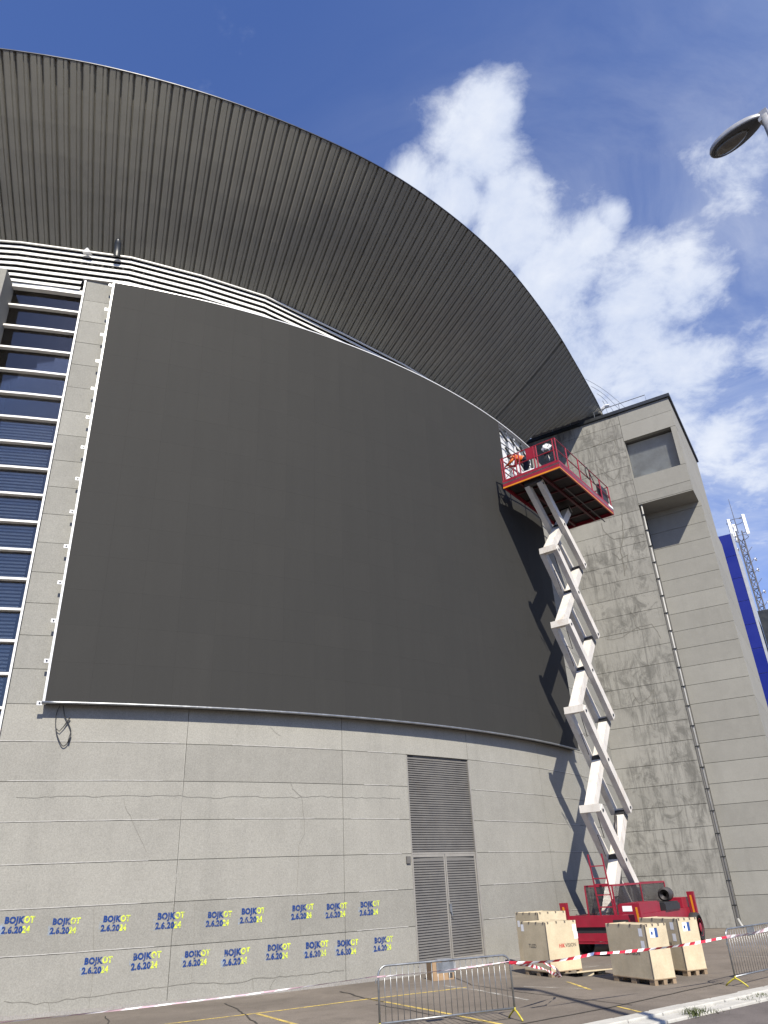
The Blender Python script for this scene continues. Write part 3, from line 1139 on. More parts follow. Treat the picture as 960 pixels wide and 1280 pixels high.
cb.tube([oncyl(*q, .07) for q in ((88.3, 918), (85.5, 928))], 0.026, 6)
tag(cb.build('loose_cable', 'cable_black', None, True), 'thin black cable looping down below the lower left screen corner', 'cable')

# ================================================================== CORNER TOWER
tower = thing('corner_tower', tow(-7, 0), 'tall stained grey concrete corner tower with shuttered window and drainpipe', 'tower')


def tpanel(t0, t1, z0, z1, d, mt='tower_concrete', g=1.0, depth=0.08, nm='concrete_panel'):
    gp = 0.010
    o = MB()
    fz = d + random.uniform(-.003, .003)
    q = [(t0 + gp, z0 + gp), (t1 - gp, z0 + gp), (t1 - gp, z1 - gp), (t0 + gp, z1 - gp)]
    fr_, bk = [tow(t, z, fz) for t, z in q], [tow(t, z, d + depth) for t, z in q]
    o.hexa([fr_[0], fr_[1], bk[1], bk[0], fr_[3], fr_[2], bk[2], bk[3]])
    o = o.build(nm, mt, tower)
    grey(o, g)
    return o


TL, TP, TR = -12.6, -6.15, -3.08
DF, DRC, DEP = 40.4, 42.1, 9.4
zrows = [0.0] + [0.247 + i for i in range(1, 29)]
zrows = [z for z in zrows if z < 27.6] + [28.0]
for z0, z1 in zip(zrows[:-1], zrows[1:]):
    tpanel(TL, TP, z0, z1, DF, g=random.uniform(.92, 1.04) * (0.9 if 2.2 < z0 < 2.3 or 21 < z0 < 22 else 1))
zr2 = [z for z in zrows if z < 21.5] + [21.62]
for z0, z1 in zip(zr2[:-1], zr2[1:]):
    tpanel(TP, TR + .10, z0, z1, DRC, 'side_concrete', random.uniform(.90, 1.06))
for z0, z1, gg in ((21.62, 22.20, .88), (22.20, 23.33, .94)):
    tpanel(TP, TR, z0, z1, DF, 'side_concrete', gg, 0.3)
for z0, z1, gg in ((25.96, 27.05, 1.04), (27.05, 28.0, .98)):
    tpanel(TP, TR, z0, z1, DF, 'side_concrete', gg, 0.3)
tpanel(-3.38, TR, 23.33, 25.96, DF, 'side_concrete', 1.0, 0.75, 'window_pier')


def tbox(t0, t1, z0, z1, d0, d1, nm, mt, parent=tower):
    b = MB()
    b.hexa([tow(t0, z0, d0), tow(t1, z0, d0), tow(t1, z0, d1), tow(t0, z0, d1), tow(t0, z1, d0), tow(t1, z1, d0), tow(t1, z1, d1), tow(t0, z1, d1)])
    return b.build(nm, mt, parent)


tbox(TL, TP - .01, -0.2, 27.98, DF + .081, DF + DEP, 'tower_core', 'core_concrete')  # core boxes: filler behind the panels, added to stop light passing through
tbox(TP, TR + .02, -0.2, 21.6, DRC + .081, DF + DEP - .02, 'tower_core', 'core_concrete')
tbox(TP, TR - .09, 21.63, 23.32, DF + .31, DF + DEP - .03, 'tower_core', 'core_concrete')
tbox(TP, TR - .09, 23.32, 25.97, DF + 1.0, DF + DEP - .04, 'tower_core', 'core_concrete')
tbox(TP, TR - .09, 25.97, 27.97, DF + .31, DF + DEP - .05, 'tower_core', 'core_concrete')
tbox(TP, TR, 21.56, 21.61, DF + .01, DRC + .3, 'overhang_soffit', 'side_concrete')
# side face (towards the blue building)
zs = [0, 2.25, 4.25, 6.25, 8.25, 10.25, 12.25, 14.25, 16.25, 18.25, 20.25, 21.6]
for z0, z1 in zip(zs[:-1], zs[1:]):
    o = tbox(TR + .021, TR + .10, z0 + .006, z1 - .006, DRC + .082, DF + DEP, 'concrete_panel', 'side_concrete')
    grey(o, random.uniform(.92, 1.05))
for z0, z1 in ((21.62, 23.33), (23.33, 25.96), (25.96, 28.0)):
    o = tbox(TR - .088, TR - .001, z0 + .006, z1 - .006, DF + .76 if z0 > 23 and z1 < 26 else DF + .302, DF + DEP, 'concrete_panel', 'side_concrete')
    grey(o, random.uniform(.95, 1.05))
# window with corrugated shutter set back in the opening
sh = tbox(TP + .02, -3.39, 23.35, 25.95, DF + .62, DF + .70, 'window_shutter', 'shutter_metal')
for i in range(17):
    z0 = 23.36 + i * 0.152
    b = MB()
    b.hexa([tow(TP + .05, z0, DF + .60), tow(-3.41, z0, DF + .60), tow(-3.41, z0, DF + .62), tow(TP + .05, z0, DF + .62),
            tow(TP + .05, z0 + .13, DF + .54), tow(-3.41, z0 + .13, DF + .54), tow(-3.41, z0 + .13, DF + .62), tow(TP + .05, z0 + .13, DF + .62)])
    b.build('shutter_slat', 'shutter_metal', sh)
tbox(TP - .0, TP + .02, 23.34, 25.95, DF + .02, DF + .7, 'window_reveal', 'side_concrete')
# roof cap and hand rail
cap = MB()
cap.hexa([tow(TL, 28.002, DF - .12), tow(TR + .12, 28.002, DF - .12), tow(TR + .12, 28.002, DF + DEP), tow(TL, 28.002, DF + DEP),
          tow(TL, 28.22, DF - .12), tow(TR + .12, 28.22, DF - .12), tow(TR + .12, 28.22, DF + DEP), tow(TL, 28.22, DF + DEP)])
cap.build('roof_cap', 'cap_metal', tower)
hr = MB()
hr.tube([tow(-4.35, 28.2, DF + .25), tow(-4.35, 28.85, DF + .25), tow(-11.0, 28.85, DF + .25)], 0.024, 6)
hr.tube([tow(-8.6, 28.45, DF + .25), tow(-11.6, 28.45, DF + .25)], 0.03, 6)
for t in (-6, -7.6, -9.2, -10.4):
    hr.tube([tow(t, 28.2, DF + .25), tow(t, 28.85, DF + .25)], 0.018, 6)
hr.build('hand_rail', 'galvanised', tower)
wr = MB()
for kx in range(4):                                    # curved roof safety rails behind the tower top
    P0, P1 = onplane(732 + kx * 7, 474 + kx * 9, 44.0), onplane(784 - kx * 8, 512 + kx * 2, 44.5)
    wr.tube([P0.lerp(P1, q / 8) + Vector((0, 0, .28 * math.sin(math.pi * q / 8))) for q in range(9)], 0.016, 5)
wr.build('roof_rail', 'galvanised', tower)
MB().tube([onplane(751, 513, 42.2), onplane(756, 508, 42.2), onplane(762, 507, 42.2)], 0.12, 6).build('rail_post', 'frame_white', tower)
# drain pipe in the corner of the recess
pp = MB()
pp.tube([tow(-6.02, 0.35, DF + .12), tow(-6.02, 21.55, DF + .12)], 0.045, 10)
pp.tube([tow(-6.02, 0.35, DF + .12), tow(-5.92, 0.12, DF + .0), tow(-5.85, 0.05, DF - .15)], 0.06, 10)
pipe = pp.build('drain_pipe', 'pipe_white', tower, True)
for i in range(21):
    z = 0.9 + i
    MB().bar(tow(-6.14, z, DF + .10), tow(-5.93, z, DF + .06), 0.07, 0.05).build('pipe_clip', 'cap_metal', pipe)


def tcrack(pix, w=0.02, d=DF - .008, jig=.05):
    pts = [onplane(*q, d) for q in pix]
    out = []
    for a, b in zip(pts[:-1], pts[1:]):
        n = max(2, int((b - a).length / 0.22))
        out += [a.lerp(b, i / n) + TD * random.uniform(-jig, jig) + Vector((0, 0, random.uniform(-jig, jig))) for i in range(n)]
    out.append(pts[-1])
    ribbon_on(out, w, lambda q: TN).build('crack', 'crack_dark', tower)


tcrack([(738, 560), (752, 552), (765, 545), (770, 558), (764, 572)], 0.03)
tcrack([(743, 580), (756, 590), (768, 600), (775, 590)], 0.03)
tcrack([(752, 655), (758, 668), (768, 674), (782, 672), (805, 668)], 0.03)
tcrack([(760, 800), (778, 796), (790, 788), (800, 782), (815, 780), (822, 790), (826, 798)], 0.03)
tcrack([(788, 765), (795, 772), (793, 782), (800, 786)], 0.03)
tcrack([(790, 865), (800, 880), (812, 870), (816, 862), (820, 885)], 0.03)
tcrack([(765, 690), (775, 700), (785, 694), (782, 712)], 0.03)
tcrack([(776, 640), (779, 662), (776, 690), (781, 720)], 0.05)

# ================================================================== SCISSOR LIFT
LC = Vector((8.35, 30.45, 0))
LROT = math.atan2(-0.593, 0.805)
lift = thing('scissor_lift', LC, 'tall red and white scissor lift raised beside the black screen', 'scissor lift', rz=LROT)


def P(name, mb, mats, parent=lift, smooth=False):
    return mb.build(name, mats, parent, smooth, local=True)


# chassis
ch = MB()
ch.box(-1.02, 1.02, -2.95, 2.95, 0.62, 1.0)
ch.box(-1.12, 1.22, -3.04, -2.86, 0.84, 1.18)
ch.box(-1.12, 1.22, -3.00, -2.80, 0.42, 0.66)
ch.box(-1.05, 1.15, -2.97, -2.82, 0.66, 0.84, 1)  # black filler, paints in the shade of the gap between the beams
ch.box(1.05, 1.25, -2.86, 2.9, 0.70, 1.16)
ch.box(-1.25, -1.05, -2.86, 2.9, 0.70, 1.16)
ch.box(-1.12, 1.22, 2.80, 3.0, 0.5, 1.18)
ch.box(0.42, 0.95, -3.046, -3.035, 0.93, 1.04, 1)  # black plate painting in a shaded opening of the upper beam
ch.box(0.52, 0.95, -3.006, -2.995, 0.48, 0.60, 1)  # same for the opening in the lower beam
ch.box(-1.2, 1.3, -3.10, -2.98, 0.36, 0.40)
chassis = P('chassis', ch, ['lift_red', 'black_plastic'])
P('chassis_deck', MB().box(-1.0, 1.0, -2.78, 2.78, 1.0, 1.06), 'deck_under')
for (x, y, zt, zb, yo) in ((-1.20, -3.04, 1.58, 0.55, 0), (1.36, -3.04, 1.52, 0.5, 0), (1.40, 2.62, 1.68, 0.30, 0), (-1.25, 2.62, 1.66, 0.3, 0)):
    mb = MB()
    w = 0.13
    mb.hexa([(x - w * .8, y - .10, zb), (x + w * .8, y - .10, zb), (x + w * .8, y + .02, zb), (x - w * .8, y + .02, zb), (x - w, y - .22, zt), (x + w * .9, y - .22, zt), (x + w * .9, y - .06, zt), (x - w, y - .06, zt)])
    pl_ = P('stabiliser_plate', mb, 'lift_red')
    mb = MB()
    zz0, zz1 = zb + .35 * (zt - zb), zt - .12
    f0 = lambda z: y - .10 - .12 * (z - zb) / (zt - zb) - .004
    mb.hexa([(x - .035, f0(zz0) - .006, zz0), (x + .035, f0(zz0) - .006, zz0), (x + .035, f0(zz0), zz0), (x - .035, f0(zz0), zz0), (x - .035, f0(zz1) - .006, zz1), (x + .035, f0(zz1) - .006, zz1), (x + .035, f0(zz1), zz1), (x - .035, f0(zz1), zz1)])
    P('reflector', mb, 'reflector_orange', pl_)
for (x, sx) in ((-1.12, -1), (1.36, 1)):
    for y in (-2.0, 2.45):
        wh = P('wheel', MB().lathe([(-.17, .40), (-.14, .49), (.14, .49), (.17, .40)], (x, y, .49), (1, 0, 0), 28), 'rubber', lift, True)
        P('rim', MB().lathe([(0, .05), (0.015, .26), (.05, .29), (.052, .0)][::-1] if False else [(0.14, .29), (.175, .29), (.15, .22), (.19, .08)], (x, y, .49), (sx, 0, 0), 20), 'lift_red', wh)
P('engine_cover', MB().box(.46, 1.18, -2.55, -.5, 1.165, 1.46).box(.5, 1.14, -2.5, -.55, 1.46, 1.49), 'lift_red')
P('data_plate', MB().box(.62, .95, -2.556, -2.551, 1.26, 1.42), 'sticker_white')
P('fuel_tank', MB().box(.6, 1.3, -.25, 1.3, 1.165, 1.36).box(.64, 1.26, -.21, 1.26, 1.36, 1.42), 'black_plastic')
P('exhaust_drum', MB().lathe([(0, .17), (0.02, .23), (.62, .23), (.66, .17)], (.98, .75, 1.64), (-.15, 1, .02), 22), 'wire_grey', lift, True)
P('hydraulic_tank', MB().box(.5, 1.2, 1.9, 2.7, 1.165, 1.5), 'lift_red')
# guard cage with wire mesh round the scissor foot
cg = MB()
X0, X1, Y0, Y1, ZC = -.52, .46, -2.76, 2.5, 2.05
cg.bar((X0, Y0, ZC), (X1, Y0, ZC), .05, .06)
cg.bar((X1, Y0, ZC), (X1, Y1, ZC), .05, .06)
cg.bar((X0, Y0, ZC), (X0, Y1, ZC), .05, .06)
cg.bar((X0, Y1, ZC), (X1, Y1, ZC), .05, .06)
for (x, y) in ((X0, Y0), (X1, Y0), (X0, Y1), (X1, Y1), (X1, -.1), (X0, -.1)):
    cg.bar((x, y, 1.06), (x, y, ZC - .03), .045, .045, (0, 1, 0))
cage = P('guard_cage', cg, 'lift_red')
wm = MB()
st = 0.042
for i in range(int((X1 - X0) / st)):
    wm.bar((X0 + i * st, Y0, 1.1), (X0 + i * st, Y0, ZC), .008, .008, (0, 1, 0))
for x in (X0, X1):
    for i in range(int((Y1 - Y0) / st)):
        wm.bar((x, Y0 + i * st, 1.1), (x, Y0 + i * st, ZC), .008, .008, (0, 1, 0))
    for i in range(int((ZC - 1.1) / st)):
        wm.bar((x, Y0, 1.1 + i * st), (x, Y1, 1.1 + i * st), .008, .008)
for i in range(int((ZC - 1.1) / st)):
    wm.bar((X0, Y0, 1.1 + i * st), (X1, Y0, 1.1 + i * st), .008, .008)
tag(P('wire_mesh', wm, 'wire_grey', cage), kind='stuff')
hs = MB()
for j in range(4):
    hs.tube([(.1 + .05 * j, -2.4, 1.1), (.15 + .06 * j, -2.3, 1.55 + .05 * j), (.3, -1.9, 1.7), (.35, -1.5 + .1 * j, 1.15)], 0.02, 6)
P('hose', hs, 'rubber')
# ladder at the end
ld = MB()
for x in (0.0, .50):
    ld.bar((x + .02, -3.0, 1.05), (x - .06, -3.14, 3.03), .045, .035, (0, 1, 0))
lad = P('ladder', ld, 'lift_red')
for z in (1.42, 1.78, 2.1, 2.28, 2.66):
    t = (z - 1.05) / 1.98
    P('rung', MB().bar((-.0 - .08 * t, -3.0 - .14 * t, z), (.52 - .08 * t, -3.0 - .14 * t, z), .035, .035), 'lift_red', lad)
# scissor arms
ZN = [1.12, 4.58, 8.15, 11.63, 14.95, 18.02]
YL, YR = -2.12, .88
for k in range(5):
    z0, z1 = ZN[k], ZN[k + 1]
    yl0, yr0 = YL, YR
    if k == 4:
        yl1 = -2.62
    else:
        yl1 = YL
    for x in (-.40, .20):
        mb = MB().bar((x, yl1, z1), (x, yr0, z0), .22, .33, (0, 0, 1))
        arm = P('outer_arm', mb, 'lift_white')
        s = .112 if x > 0 else -.112
        for (y, z) in ((yl1, z1), ((yl1 + yr0) / 2, (z0 + z1) / 2), (yr0, z0)):
            d = Vector((0, yr0 - yl1, z0 - z1)).normalized() * (0.14 if y == yl1 else (-.14 if y == yr0 else 0))
            P('pivot_pin', MB().lathe([(0, .055), (.02, .055)], (x + s, y + d.y, z + d.z), (1 if s > 0 else -1, 0, 0), 10), 'cap_metal', arm)
        # weld flange strip along the beam edge
    inner = P('inner_arm', MB().bar((-.10, yl0, z0), (-.10, yr0, z1), .36, .34, (0, 0, 1)), 'lift_white')
    e0, e1 = Vector((-.10, yl0, z0)), Vector((-.10, yr0, z1))
    for t in (.5, .955):
        c = e0.lerp(e1, t)
        dd = (e1 - e0).normalized()
        P('pivot_collar', MB().bar(c - dd * .11, c + dd * .11, .385, .365), 'black_plastic', inner)
    P('cross_tube', MB().bar((-.49, yl0, z0 - .02), (.29, yl0, z0 - .02), .26, .26) if k else MB().bar((-.45, yl0, z0), (.25, yl0, z0), .2, .2), 'lift_white', inner)
    if 0 < k:
        w1 = MB()
        w1.tube([(.05, yl0 + .1, z0 - .15), (.02, yl0 + .5, z0 - 1.0), (-.1, yl0 + .2, z0 - .9), (-.2, yl0 + .9, z0 - 1.6)], 0.015, 5)
        P('hose', w1, 'wire_grey', inner)
cyl_ = MB()
cyl_.tube([(-.1, -.9, 1.3), (-.1, -.2, 3.6)], .11, 12)
cyl_.tube([(-.1, -.2, 3.6), (-.1, .15, 4.4)], .06, 10)
P('lift_cylinder', cyl_, 'wire_grey', lift, True)
# platform
PZ = 18.05
pf = MB()
pf.box(-1.385, 1.385, -3.04, 3.04, PZ + .22, PZ + .30)
deck = P('platform_deck', pf, 'deck_floor')
for (a_, b_) in (((-1.385, -3.01), (1.385, -3.01)), ((1.355, -2.98), (1.355, 2.98)), ((-1.355, -2.98), (-1.355, 2.98)), ((-1.385, 3.01), (1.385, 3.01))):
    P('side_beam', MB().bar((*a_, PZ + .21), (*b_, PZ + .21), .06, .42), 'lift_red', deck)
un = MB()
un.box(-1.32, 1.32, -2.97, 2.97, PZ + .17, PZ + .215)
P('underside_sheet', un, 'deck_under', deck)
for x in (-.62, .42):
    P('deck_beam', MB().bar((x, -2.97, PZ + .09), (x, 2.97, PZ + .09), .10, .14), 'lift_red_shaded', deck)
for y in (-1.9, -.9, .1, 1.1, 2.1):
    P('deck_beam', MB().bar((-1.32, y, PZ + .135), (1.32, y, PZ + .135), .07, .065), 'lift_red_shaded', deck)
P('slide_tube', MB().tube([(.75, -1.2, PZ + .02), (.75, 3.4, PZ - .02)], .03, 6), 'wire_grey', deck)
st_ = MB()
st_.box(-1.39, 1.392, -3.046, -3.041, PZ + .0, PZ + .07)
st_.box(1.386, 1.391, -3.046, 2.9, PZ + .0, PZ + .055)
P('warning_stripe', st_, 'reflector_orange', deck)
P('mount', MB().box(-.5, .3, -2.75, -2.5, PZ - .1, PZ + .17), 'wire_grey', deck)
# guard rails
ZT = PZ + 1.55


def rail(name, pts, r=.026):
    return P(name, MB().tube(pts, r, 7), 'lift_red', deck)


c4 = [(-1.35, -3.0), (1.35, -3.0), (1.35, 3.0), (-1.35, 3.0)]
for i in range(4):
    p, q = c4[i], c4[(i + 1) % 4]
    for z in (ZT, PZ + .98):
        rail('guard_rail', [(*p, z), (*q, z)])
for (x, y) in c4 + [(-.62, -3.0), (-.45, -3.0), (.42, -3.0), (.28, -3.0), (1.35, -1.9), (1.35, -.6), (1.35, .7), (1.35, 1.9), (-1.35, -1.8), (-1.35, -.4), (-1.35, 1.2), (-1.25, -3.0), (1.22, -3.0)]:
    rail('rail_post', [(x, y, PZ + .4), (x, y, ZT)], .032)
P('gate_panel', MB().box(-.08, .36, -3.02, -3.0, PZ + 1.0, ZT - .02), 'lift_red', deck)
rail('rail_brace', [(-1.25, -3.0, PZ + .45), (-.66, -3.0, PZ + .95)], .014)
rail('rail_brace', [(-1.25, -3.0, PZ + .98), (-.66, -3.0, ZT - .02)], .014)
P('control_box', MB().box(1.12, 1.30, 2.0, 2.9, PZ + .5, PZ + 1.35), 'black_plastic', deck)
P('cable_reel', MB().tube([(1.4, .35 + .25 * math.cos(q * .5), PZ + 1.2 + .28 * math.sin(q * .5)) for q in range(14)], .022, 6).tube([(1.42, .3, PZ + 1.5), (1.45, .9, PZ + .8), (1.4, 1.5, PZ + 1.1)], .02, 6), 'cable_black', deck)
P('tool_tray', MB().box(-.45, .35, -2.95, -2.65, PZ + .30, PZ + .52), 'sticker_white', deck)
P('end_plate', MB().box(1.392, 1.40, 2.5, 3.05, PZ + .30, PZ + .42), 'sticker_white', deck)

# ------------------------------------------------------------------ worker and bag on the platform


def lw(x, y, z):
    c, s = math.cos(LROT), math.sin(LROT)
    return Vector((LC.x + c * x - s * y, LC.y + s * x + c * y, z))


def skin_mesh(joints, bones, root):
    me = bpy.data.meshes.new('sk')
    names = list(joints)
    me.from_pydata([joints[n_][0] for n_ in names], [(names.index(a_), names.index(b_)) for a_, b_ in bones], [])
    ob = bpy.data.objects.new('sk', me)
    COL.objects.link(ob)
    mod = ob.modifiers.new('s', 'SKIN')
    mod.use_smooth_shade = True
    for i_, n_ in enumerate(names):
        r_ = joints[n_][1]
        sv = me.skin_vertices[0].data[i_]
        sv.radius = r_ if isinstance(r_, tuple) else (r_, r_)
        sv.use_root = (n_ == root)
    sb = ob.modifiers.new('u', 'SUBSURF')
    sb.levels = sb.render_levels = 2
    bpy.context.view_layer.update()
    ev = bpy.data.meshes.new_from_object(ob.evaluated_get(bpy.context.evaluated_depsgraph_get()))
    bpy.data.objects.remove(ob)
    return ev


F = PZ + .30                                            # deck floor
J = {'pelvis': ((0, 0, .90), .155), 'waist': ((-.16, 0, 1.00), .175), 'chest': ((-.36, 0, 1.13), .215), 'neck': ((-.52, 0, 1.22), .075), 'head0': ((-.60, 0, 1.26), .088), 'head1': ((-.73, 0, 1.28), .10),
     'sh_l': ((-.45, .18, 1.16), .098), 'el_l': ((-.58, .27, .94), .076), 'wr_l': ((-.78, .24, 1.02), .040), 'ha_l': ((-.86, .23, 1.05), .034),
     'sh_r': ((-.45, -.18, 1.16), .098), 'el_r': ((-.54, -.28, .92), .076), 'wr_r': ((-.72, -.24, .82), .040), 'ha_r': ((-.80, -.22, .80), .034),
     'hip_l': ((.02, .10, .84), .115), 'kn_l': ((-.10, .12, .47), .078), 'an_l': ((.03, .13, .09), .055), 'to_l': ((-.14, .14, .045), .045),
     'hip_r': ((.02, -.10, .84), .115), 'kn_r': ((-.06, -.13, .47), .078), 'an_r': ((.10, -.14, .09), .055), 'to_r': ((-.07, -.15, .045), .045)}
Bn = [('pelvis', 'waist'), ('waist', 'chest'), ('chest', 'neck'), ('neck', 'head0'), ('head0', 'head1'), ('chest', 'sh_l'), ('sh_l', 'el_l'), ('el_l', 'wr_l'), ('wr_l', 'ha_l'),
      ('chest', 'sh_r'), ('sh_r', 'el_r'), ('el_r', 'wr_r'), ('wr_r', 'ha_r'), ('pelvis', 'hip_l'), ('hip_l', 'kn_l'), ('kn_l', 'an_l'), ('an_l', 'to_l'), ('pelvis', 'hip_r'), ('hip_r', 'kn_r'), ('kn_r', 'an_r'), ('an_r', 'to_r')]
body = skin_mesh(J, Bn, 'pelvis')
for q in ('skin', 'hivis', 'trousers', 'rubber'):
    body.materials.append(MT[q])
part_of = {'hivis': ('waist', 'chest', 'sh_l', 'sh_r', 'el_l', 'el_r', 'wr_l', 'wr_r'), 'trousers': ('pelvis', 'hip_l', 'hip_r', 'kn_l', 'kn_r', 'an_l', 'an_r'), 'rubber': ('to_l', 'to_r')}
idx = {}
for n_ in J:
    idx[n_] = 1 if n_ in part_of['hivis'] else 2 if n_ in part_of['trousers'] else 3 if n_ in part_of['rubber'] else 0
for pl_ in body.polygons:
    c = pl_.center
    pl_.material_index = idx[min(J, key=lambda n_: (Vector(J[n_][0]) - c).length - (J[n_][1] * .5))]
    pl_.use_smooth = True
worker = bpy.data.objects.new('person', body)
worker.location = lw(-.30, -2.55, F)
worker.scale = (1.1, 1.1, 1.08)
worker.rotation_euler = (0, 0, LROT + R_(8))
COL.objects.link(worker)
tag(worker, 'person in orange high-visibility vest bending forward on the lift platform', 'person')
hm = MB().lathe([(-.02, .02), (0.0, .085), (.06, .118), (.13, .112), (.19, .07), (.21, .0)], (-.60, 0, 1.31), (-.75, 0, .35), 14)
hm.build('hair', 'hair', worker, True, local=True)
fm = MB()                                              # nose, ears, fingers
fm.bar((-.84, 0, 1.23), (-.865, 0, 1.20), .03, .03)
for s in (-1, 1):
    fm.bar((-.70, s * .105, 1.27), (-.70, s * .12, 1.26), .04, .06)
for (hx, hy, hz, dz) in ((-.86, .23, 1.05, .02), (-.80, -.22, .80, -.03)):
    for k in range(4):
        yy = hy + (k - 1.5) * .022
        fm.tube([(hx, yy, hz), (hx - .05, yy, hz + dz), (hx - .085 + .008 * abs(k - 1.5), yy, hz - .02 + dz)], [.011, .010, .008], 6)
    fm.tube([(hx + .02, hy - .035, hz), (hx - .02, hy - .07, hz + .01), (hx - .05, hy - .075, hz)], [.012, .011, .009], 6)
fm.build('face_and_fingers', 'skin', worker, True, local=True)
vb = MB()
for (x, z, tz) in ((-.10, .965, .0), (-.30, 1.09, 0)):
    vb.tube([(x + .03 * math.sin(q), .175 * math.cos(q), z + .165 * math.sin(q)) for q in [2 * math.pi * k / 16 for k in range(16)]], .018, 5, close=True)
vb.build('reflective_band', 'reflective_band', worker, True, local=True)

bg_ = MB()
rings = [(0, .05), (.05, .17), (.16, .25), (.30, .26), (.40, .18), (.46, .06)]
b0 = len(bg_.v)
NS = 16
for (h, r) in rings:
    for j in range(NS):
        a_ = 2 * math.pi * j / NS
        rr_ = r * (1 + .22 * math.sin(5 * a_ + h * 17) + random.uniform(-.12, .12))
        bg_.v.append(Vector((rr_ * math.cos(a_), rr_ * math.sin(a_) * .7, h + random.uniform(-.015, .015))))
for i in range(len(rings) - 1):
    for j in range(NS):
        bg_.f.append((i * NS + j, i * NS + (j + 1) % NS, (i + 1) * NS + (j + 1) % NS, (i + 1) * NS + j))
        bg_.m.append(0)
bg_.f.append(tuple(reversed(range(NS))))
bg_.f.append(tuple((len(rings) - 1) * NS + j for j in range(NS)))
bg_.m += [0, 0]
bag = bpy.data.objects.new('plastic_bag', bg_.mesh('plastic_bag', 'bag_plastic'))
bag.location = lw(.86, -2.86, ZT - .44)
bag.rotation_euler = (0, 0, LROT)
bag.scale = (.8, .8, .85)
COL.objects.link(bag)
tag(bag, 'crumpled white plastic bag with black straps hung on the lift railing', 'bag')
sp = MB()
sp.bar((-.05, -.12, .08), (-.12, -.10, -.45), .13, .04, (0, 1, 0))
sp.bar((.06, -.12, .08), (.20, -.10, -.40), .14, .04, (0, 1, 0))
sp.bar((.0, -.1, .0), (.02, -.12, -.2), .12, .03, (0, 1, 0))
sp.build('strap', 'black_plastic', bag, local=True)
MB().bar((.04, .06, .0), (.05, .06, -.52), .05, .02, (0, 1, 0)).build('loose_end', 'bag_plastic', bag, local=True)

# ================================================================== CRATES


def crate(label, corner, dl, L, Wd, Hh, faces):
    """corner: nearest ground corner; dl: unit direction of the left face (away); right face is perpendicular"""
    dl = Vector((dl[0], dl[1], 0)).normalized()
    dr = Vector((dl.y, -dl.x, 0))
    c = thing('plywood_crate', corner, label, 'crate', 'plywood crates on small pallets')

    def q(l, r, z, ol=0, orr=0):
        return dl * l + dr * r + Vector((0, 0, z))

    def bx(nm, l0, l1, r0, r1, z0, z1, mt, parent=c):
        b = MB()
        b.hexa([q(l0, r0, z0), q(l0, r1, z0), q(l1, r1, z0), q(l1, r0, z0), q(l0, r0, z1), q(l0, r1, z1), q(l1, r1, z1), q(l1, r0, z1)])
        return b.build(nm, mt, parent, local=True)

    for fr_ in (0.0, .44, .88):
        bx('pallet_block', fr_ * L, fr_ * L + .12 * L, 0, .10, 0, .105, 'pallet_wood')
        bx('pallet_block', fr_ * L, fr_ * L + .12 * L, Wd - .10, Wd, 0, .105, 'pallet_wood')
        bx('pallet_block', fr_ * L, fr_ * L + .12 * L, Wd / 2 - .05, Wd / 2 + .05, 0, .104, 'pallet_wood')
    bx('pallet_board', -.01, L + .01, -.01, Wd + .01, .106, .125, 'pallet_wood')
    t = .018
    z0, z1 = .126, Hh
    bx('side_board', t, L - t, 0, t, z0, z1, 'plywood')
    bx('side_board', t, L - t, Wd - t, Wd, z0, z1, 'plywood')
    bx('side_board', 0, t - .002, 0, Wd, z0, z1 + .006, 'plywood')
    bx('side_board', L - t + .002, L, 0, Wd, z0, z1 + .004, 'plywood')
    bx('lid_board', t, L - t, t, Wd - t, z1 - .03, z1 - .008, 'plywood')
    bx('edge_strip', -.006, .010, -.006, .010, z0, z1, 'edge_dark')
    for fr_ in (.08, .36, .64, .92):
        bx('lid_clip', fr_ * L - .02, fr_ * L + .02, -.008, .03, z1 - .04, z1 + .010, 'edge_dark')
        bx('lid_clip', -.008, .03, fr_ * Wd - .02, fr_ * Wd + .02, z1 - .04, z1 + .012, 'edge_dark')
    # text and stickers: left face is the plane r=0 (outward -dr), right face is the plane l=0 (outward -dl)
    def place(mb, mats, nm, face, s, z, off=.003):
        me = mb.mesh(nm, mats)
        if face == 'L':
            xa, nn_ = -dl, -dr
            org = q(s, 0, z) + nn_ * off
        else:
            xa, nn_ = dr, -dl
            org = q(0, s, z) + nn_ * off
        o_ = obj(nm, me, c, org)
        o_.rotation_euler = Matrix((xa, Vector((0, 0, 1)), nn_)).transposed().to_euler()

    for (face, kind, s, z) in faces:
        mb = MB()
        if kind == 'brand':
            x_ = add_text(mb, 'HIK', .125, 0, 0, 0, .004, .95)
            add_text(mb, 'VISION', .125, x_ + .006, 0, 1, .001, .95)
            place(mb, ['ink_red', 'ink_black'], 'printing', face, s, z)
        elif kind == 'led':
            add_text(mb, 'TLED', .13, 0, 0, 0, .0, 1.15)
            place(mb, ['ink_black'], 'printing', face, s, z)
        elif kind == 'white':
            mb.face([(0, 0, 0), (.13, 0, 0), (.13, .17, 0), (0, .17, 0)])
            place(mb, ['sticker_white'], 'sticker', face, s, z, .002)
        elif kind == 'blue':
            mb.face([(0, 0, 0), (.15, 0, 0), (.15, .2, 0), (0, .2, 0)], 0)
            mb.face([(.15, 0, 0), (.24, 0, 0), (.24, .2, 0), (.15, .2, 0)], 1)
            mb.face([(.03, .06, .001), (.09, .06, .001), (.09, .13, .001), (.03, .13, .001)], 1)
            place(mb, ['sticker_white', 'sticker_blue'], 'sticker', face, s, z, .002)
    return c


